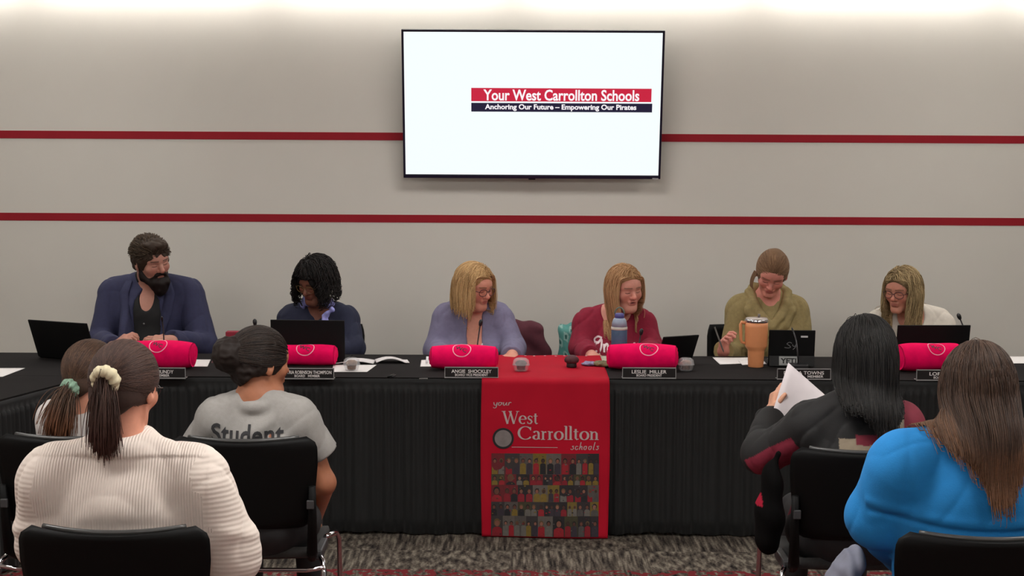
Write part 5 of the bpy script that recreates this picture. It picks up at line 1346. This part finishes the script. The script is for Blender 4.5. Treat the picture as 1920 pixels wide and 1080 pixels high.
# 9. boy in the grey Student shirt
def student():
    s = Person('boy in a grey Student T-shirt with dark curly hair gathered in a puff', ax(484, 5.12), 5.12, 1, at(0, 768, 5.12)[2], sw=.19, bulk=1.05, neck=.052, lean=.0)
    hc = at(488, 680, 5.14); R = rotm(128, 6, 0)
    A = [(-1, at(352, 900, 5.14), at(420, 960, 5.40), .05, .042, .028), (1, at(606, 905, 5.14), at(585, 985, 5.36), .046, .043, .026)]
    H = [A_hand(A[0][2], (.3, 1, -.2), (0, 0, -1), (1, 0, 0)), A_hand(A[1][2], (-.3, 1, -.5), (0, 0, -1), (-1, 0, 0))]
    s.body(hc, R, .97, skin=(150, 92, 66), lip=(130, 70, 60), brow=(34, 24, 20), arms=A, hands=H, closed=False, fat=.003)
    m = mat('tshirt_grey', (140, 137, 133), .88, noise=.05, nscale=80, bump=.2, bscale=300)
    AA = [a[:3]+(.060, .066, .04, .03, .0) for a in A]
    AA = [(A[0][0], at(356, 862, 5.14), A[0][2], .062, .06, .04, .03, 0), (A[1][0], at(602, 848, 5.14), A[1][2], .060, .062, .04, .03, 0)]
    v_cuts = []
    for a in AA:
        sh = s.W(a[0]*(s.sw-.045), 0, s.zs-.05); d = nrm(np.array(a[1])-sh); p = np.array(a[1])+d*.012; v_cuts.append(E_box(p+d*.15, (.12, .12, .15), .001, _frame(d)))
    def dp(P):
        q = P-s.base; return s.fold(.005, 1, 25)(P) + .007*np.sin(70*(q[:, 2]*.9-q[:, 0]*.55))*np.exp(-(((q[:, 0]-.03)/.07)**2+((q[:, 2]-(s.zs-.06))/.07)**2))
    s.cloth('tshirt', m, .010, AA, cuts=v_cuts, cuff=False, disp=dp, extra=[(E_ring(s.W(0, -.008, s.zs+.030), .062, .009, rotm(0, 14, 0), 1, 1.4), .01)])
    V, F = fit_text('Student', 137/557, 38/557, bold=.02, space=1.05); s.decal(V, F, 461, 816, 5.0, mat('print_dark', (36, 36, 38), .8), 'shirt_lettering', off=.003)
    T = s.Hw
    hcap = s.cap(.012, cutE=(.070, .080, .106), disp=lambda P: .003*vnoise(P, 150, 3)+.002*vnoise(P, 260, 4), extra=[(E_ell(T(np.array([.02, .115, .025])), (.058, .058, .062)), .02)])
    st = s.strands(1300, cols=((52, 42, 36), (22, 18, 17)), rad=.0012, seed=26, t=.013, gather=(.01, .10, .03), startz=(-.3, 1))
    s.hair([hcap, st], (34, 27, 24))
    s.legs(mat('trousers_black', (22, 22, 24), .8))
student()
# 10. black-haired woman with the paper
def reader():
    s = Person('woman with long black hair in a black, maroon and tan jacket, holding up a paper', ax(1604, 5.04), 5.04, 1, at(0, 768, 5.04)[2]-.01, sw=.205, bulk=1.15, neck=.052, lean=.02)
    hc = at(1622, 664, 5.08); R = rotm(196, 14, 0)
    el = at(1430, 850, 5.16); wr = at(1447, 778, 5.36)
    A = [(-1, el, wr, .056, .05, .030), (1, at(1740, 905, 5.1), at(1680, 960, 5.36), .056, .048, .03)]
    H = [hand_prims(wr, (.10, .15, .5), (1, .1, .15), (.1, -.6, .5), .9, .1, .95, thumb=.8), A_hand(A[1][2], (-.3, 1, -.1), (0, 0, -1), (-1, 0, 0))]
    s.body(hc, R, 1.0, skin=(206, 146, 118), arms=A, hands=H, closed=False)
    def colr(V, s_):
        q = V-s_.base; x, z = q[:, 0], q[:, 2]; c = np.tile(hexl((17, 16, 16)), (len(V), 1))
        yk = s_.zs-.115+.35*np.clip(x-.02, 0, 1)
        tan = (z < s_.zs-.055+.9*np.clip(x-.04, 0, .2))&(x > -.075-.0*z)&(q[:, 1] < .03); c[tan] = hexl((142, 128, 108))
        mar = (np.abs(z-(s_.zs-.060+.3*np.clip(x-.05, 0, 1))) < .016)&(x > -.02)&(x < .15); c[mar] = hexl((112, 26, 44))
        c[(x > .145)&(z > s_.zs-.12)] = hexl((112, 28, 46))
        c[(x > .118)&(x < .146)&(z > s_.zs-.2)] = hexl((150, 138, 120))
        # maroon panel down the raised sleeve
        sh = s_.W(-(s_.sw-.045), 0, s_.zs-.05); e = np.array(el); ba = e-sh; h = ((V-sh) @ ba)/(ba @ ba); side = (V-sh-h[:, None]*ba)
        c[(h > .12)&(h < 1.2)&(side[:, 0]*.75+side[:, 2]*-.65 > -.034)&(side[:, 1] < .03)&(x < -.13)] = hexl((120, 26, 48))
        return c
    m = mat('jacket_panels', (255, 255, 255), .8, attr=True, noise=.06, nscale=60, bump=.2)
    s.cloth('jacket', m, .016, [a[:3]+(a[3]+.006, a[4]+.01, a[5]+.012) for a in A], disp=s.fold(.008, .9, 30), col=colr, voxel=.0045, extra=[(E_ring(s.W(0, -.008, s.zs+.035), .070, .014, rotm(0, 10, 0), 1, 1.5), .02)])
    st = s.strands(3000, part=.0, length=.44, cols=((44, 42, 40), (16, 16, 16)), rad=.0012, sides=4, slide=(0, -.9, 0), seed=31, t=.014, init=.55, jit=.35, wav=(.004, 7, .6), clothoff=.010, vol=.05, pull=.0, startz=(-.55, 1), lenfn=lambda q, r: .23+.21*np.clip((q[:, 2]+.03)/.13, 0, 1)*np.clip(1.25-np.abs(q[:, 0])/.08, .35, 1), sweep=(0, .45, 0))
    hcap = s.cap(.012, cutE=(.066, .078, .108), extra=[(E_ell(s.Hw(np.array([0, .055, -.05])), (.075, .05, .09), R), .03)]); s.hair([hcap, st], (22, 22, 22))
    s.legs(mat('trousers_black', (22, 22, 24), .8))
    P = [at(1478, 680, 5.36), at(1560, 752, 5.34), at(1520, 840, 5.27), at(1450, 768, 5.30)]
    c = sum(P)/4; mb = MB(); mb.grid(lambda u, v: (1-u)*(1-v)*P[0]+u*(1-v)*P[1]+u*v*P[2]+(1-u)*v*P[3]-c+np.array([0, .008*math.sin(PI*u), 0]), 8, 8)
    o = mb.obj('paper_sheet', mat('held_paper', (212, 204, 206), .8, noise=.02), loc=c); solid(o, .0012); tag(o, 'white paper held up in the left hand of the black-haired woman', 'paper')
reader()
# 11. woman in blue
def blue():
    s = Person('woman in a bright blue fleece top with long brown hair, nearest on the right', ax(1842, 3.97), 3.97, 1, at(0, 842, 3.97)[2]-.0, sw=.25, bulk=1.35, neck=.058, lean=.02)
    hc = at(1832, 731, 4.03); R = rotm(181, 6, 0)
    A = [(-1, at(1648, 968, 4.05), at(1700, 1040, 4.30), .070, .060, .034), (1, at(2040, 968, 4.05), at(1980, 1040, 4.30), .070, .060, .034)]
    H = [A_hand(A[0][2], (.4, 1, -.1), (0, 0, -1), (1, 0, 0)), A_hand(A[1][2], (-.4, 1, -.1), (0, 0, -1), (-1, 0, 0))]
    s.body(hc, R, 1.0, skin=(206, 140, 116), arms=A, hands=H, closed=False)
    m = mat('fleece_blue', (20, 120, 186), .9, noise=.04, nscale=50, bump=.25, bscale=260)
    y1 = at(0, 990, 3.84)[2]
    def dp(P):
        q = P-s.base; return s.fold(.0045, .9, 33)(P) + .007*np.exp(-((q[:, 2]-y1-.35*q[:, 0]**2)/.008)**2)*(q[:, 1] < 0) - .004*np.exp(-((q[:, 2]-y1-.022-.35*q[:, 0]**2)/.014)**2)*(q[:, 1] < 0)
    s.cloth('fleece_top', m, .018, [a[:3]+(a[3]+.008, a[4]+.014, a[5]+.016) for a in A], disp=dp, extra=[(E_ring(s.W(0, -.008, s.zs+.040), .075, .013, rotm(0, 10, 0), 1, 2.2), .012)])
    st = s.strands(3800, part=.002, length=.42, cols=((84, 64, 52), (48, 37, 31)), tip=(122, 88, 64), rad=.0010, sides=4, slide=(0, -.55, 0), seed=34, t=.014, init=.5, jit=.35, wav=(.005, 6, .7), clothoff=.010, vol=.05, startz=(-.55, 1), lenfn=lambda q, r: .24+.25*np.clip((q[:, 2]+.04)/.13, 0, 1)*np.clip(1.5-np.abs(q[:, 0])/.06, .2, 1)*(.7+.3*r.rand(len(q))), sweep=(0, .45, 0), pull=.007)
    hcap = s.cap(.012, cutE=(.066, .078, .108)); s.hair([hcap, st], (64, 50, 42))
    s.legs(mat('trousers_grey', (50, 50, 56), .8))
blue()
# bag hung at the reader's chair, cloth beside the blue top
c = at(1446, 945, 5.0); v = Vol(.006)
v.add(E_ell((0, 0, 0), (.040, .07, .15)), .03); v.add(E_ell((-.01, .0, -.07), (.045, .07, .10)), .03); v.add(E_cone((.0, 0, .12), (.02, -.0, .17), .016, .012), .02)
v.build(disp=lambda P: .004*np.sin(P[:, 2]*50+P[:, 0]*20)); V, F = v.mesh(); cc = np.tile(hexl((12, 11, 11)), (len(V), 1)); cc[(V[:, 0] < -.036)&(V[:, 2] > .0)&(V[:, 2] < .05)] = hexl((150, 30, 50))
o = meshobj('backpack', V, F, mat('backpack_fabric', (255, 255, 255), .9, attr=True, noise=.1, spec=.05), loc=c, col=cc); tag(o, 'black backpack with a red edge hanging left of the reader\'s chair', 'backpack')
c = at(1590, 1068, 4.15); v = Vol(.005); v.add(E_ell((0, 0, 0), (.035, .08, .05)), .02); v.add(E_ell((.03, .02, .03), (.025, .06, .035)), .02); v.add(E_ell((-.03, 0, -.03), (.03, .06, .04)), .02)
v.build(disp=lambda P: .004*np.sin(P[:, 2]*80+P[:, 0]*90)+.003*np.sin(P[:, 0]*160)); V, F = v.mesh(); o = meshobj('grey_scarf', V, F, mat('scarf_grey', (112, 114, 128), .85, noise=.1), loc=c); tag(o, 'crumpled grey scarf beside the arm of the woman in blue', 'scarf')
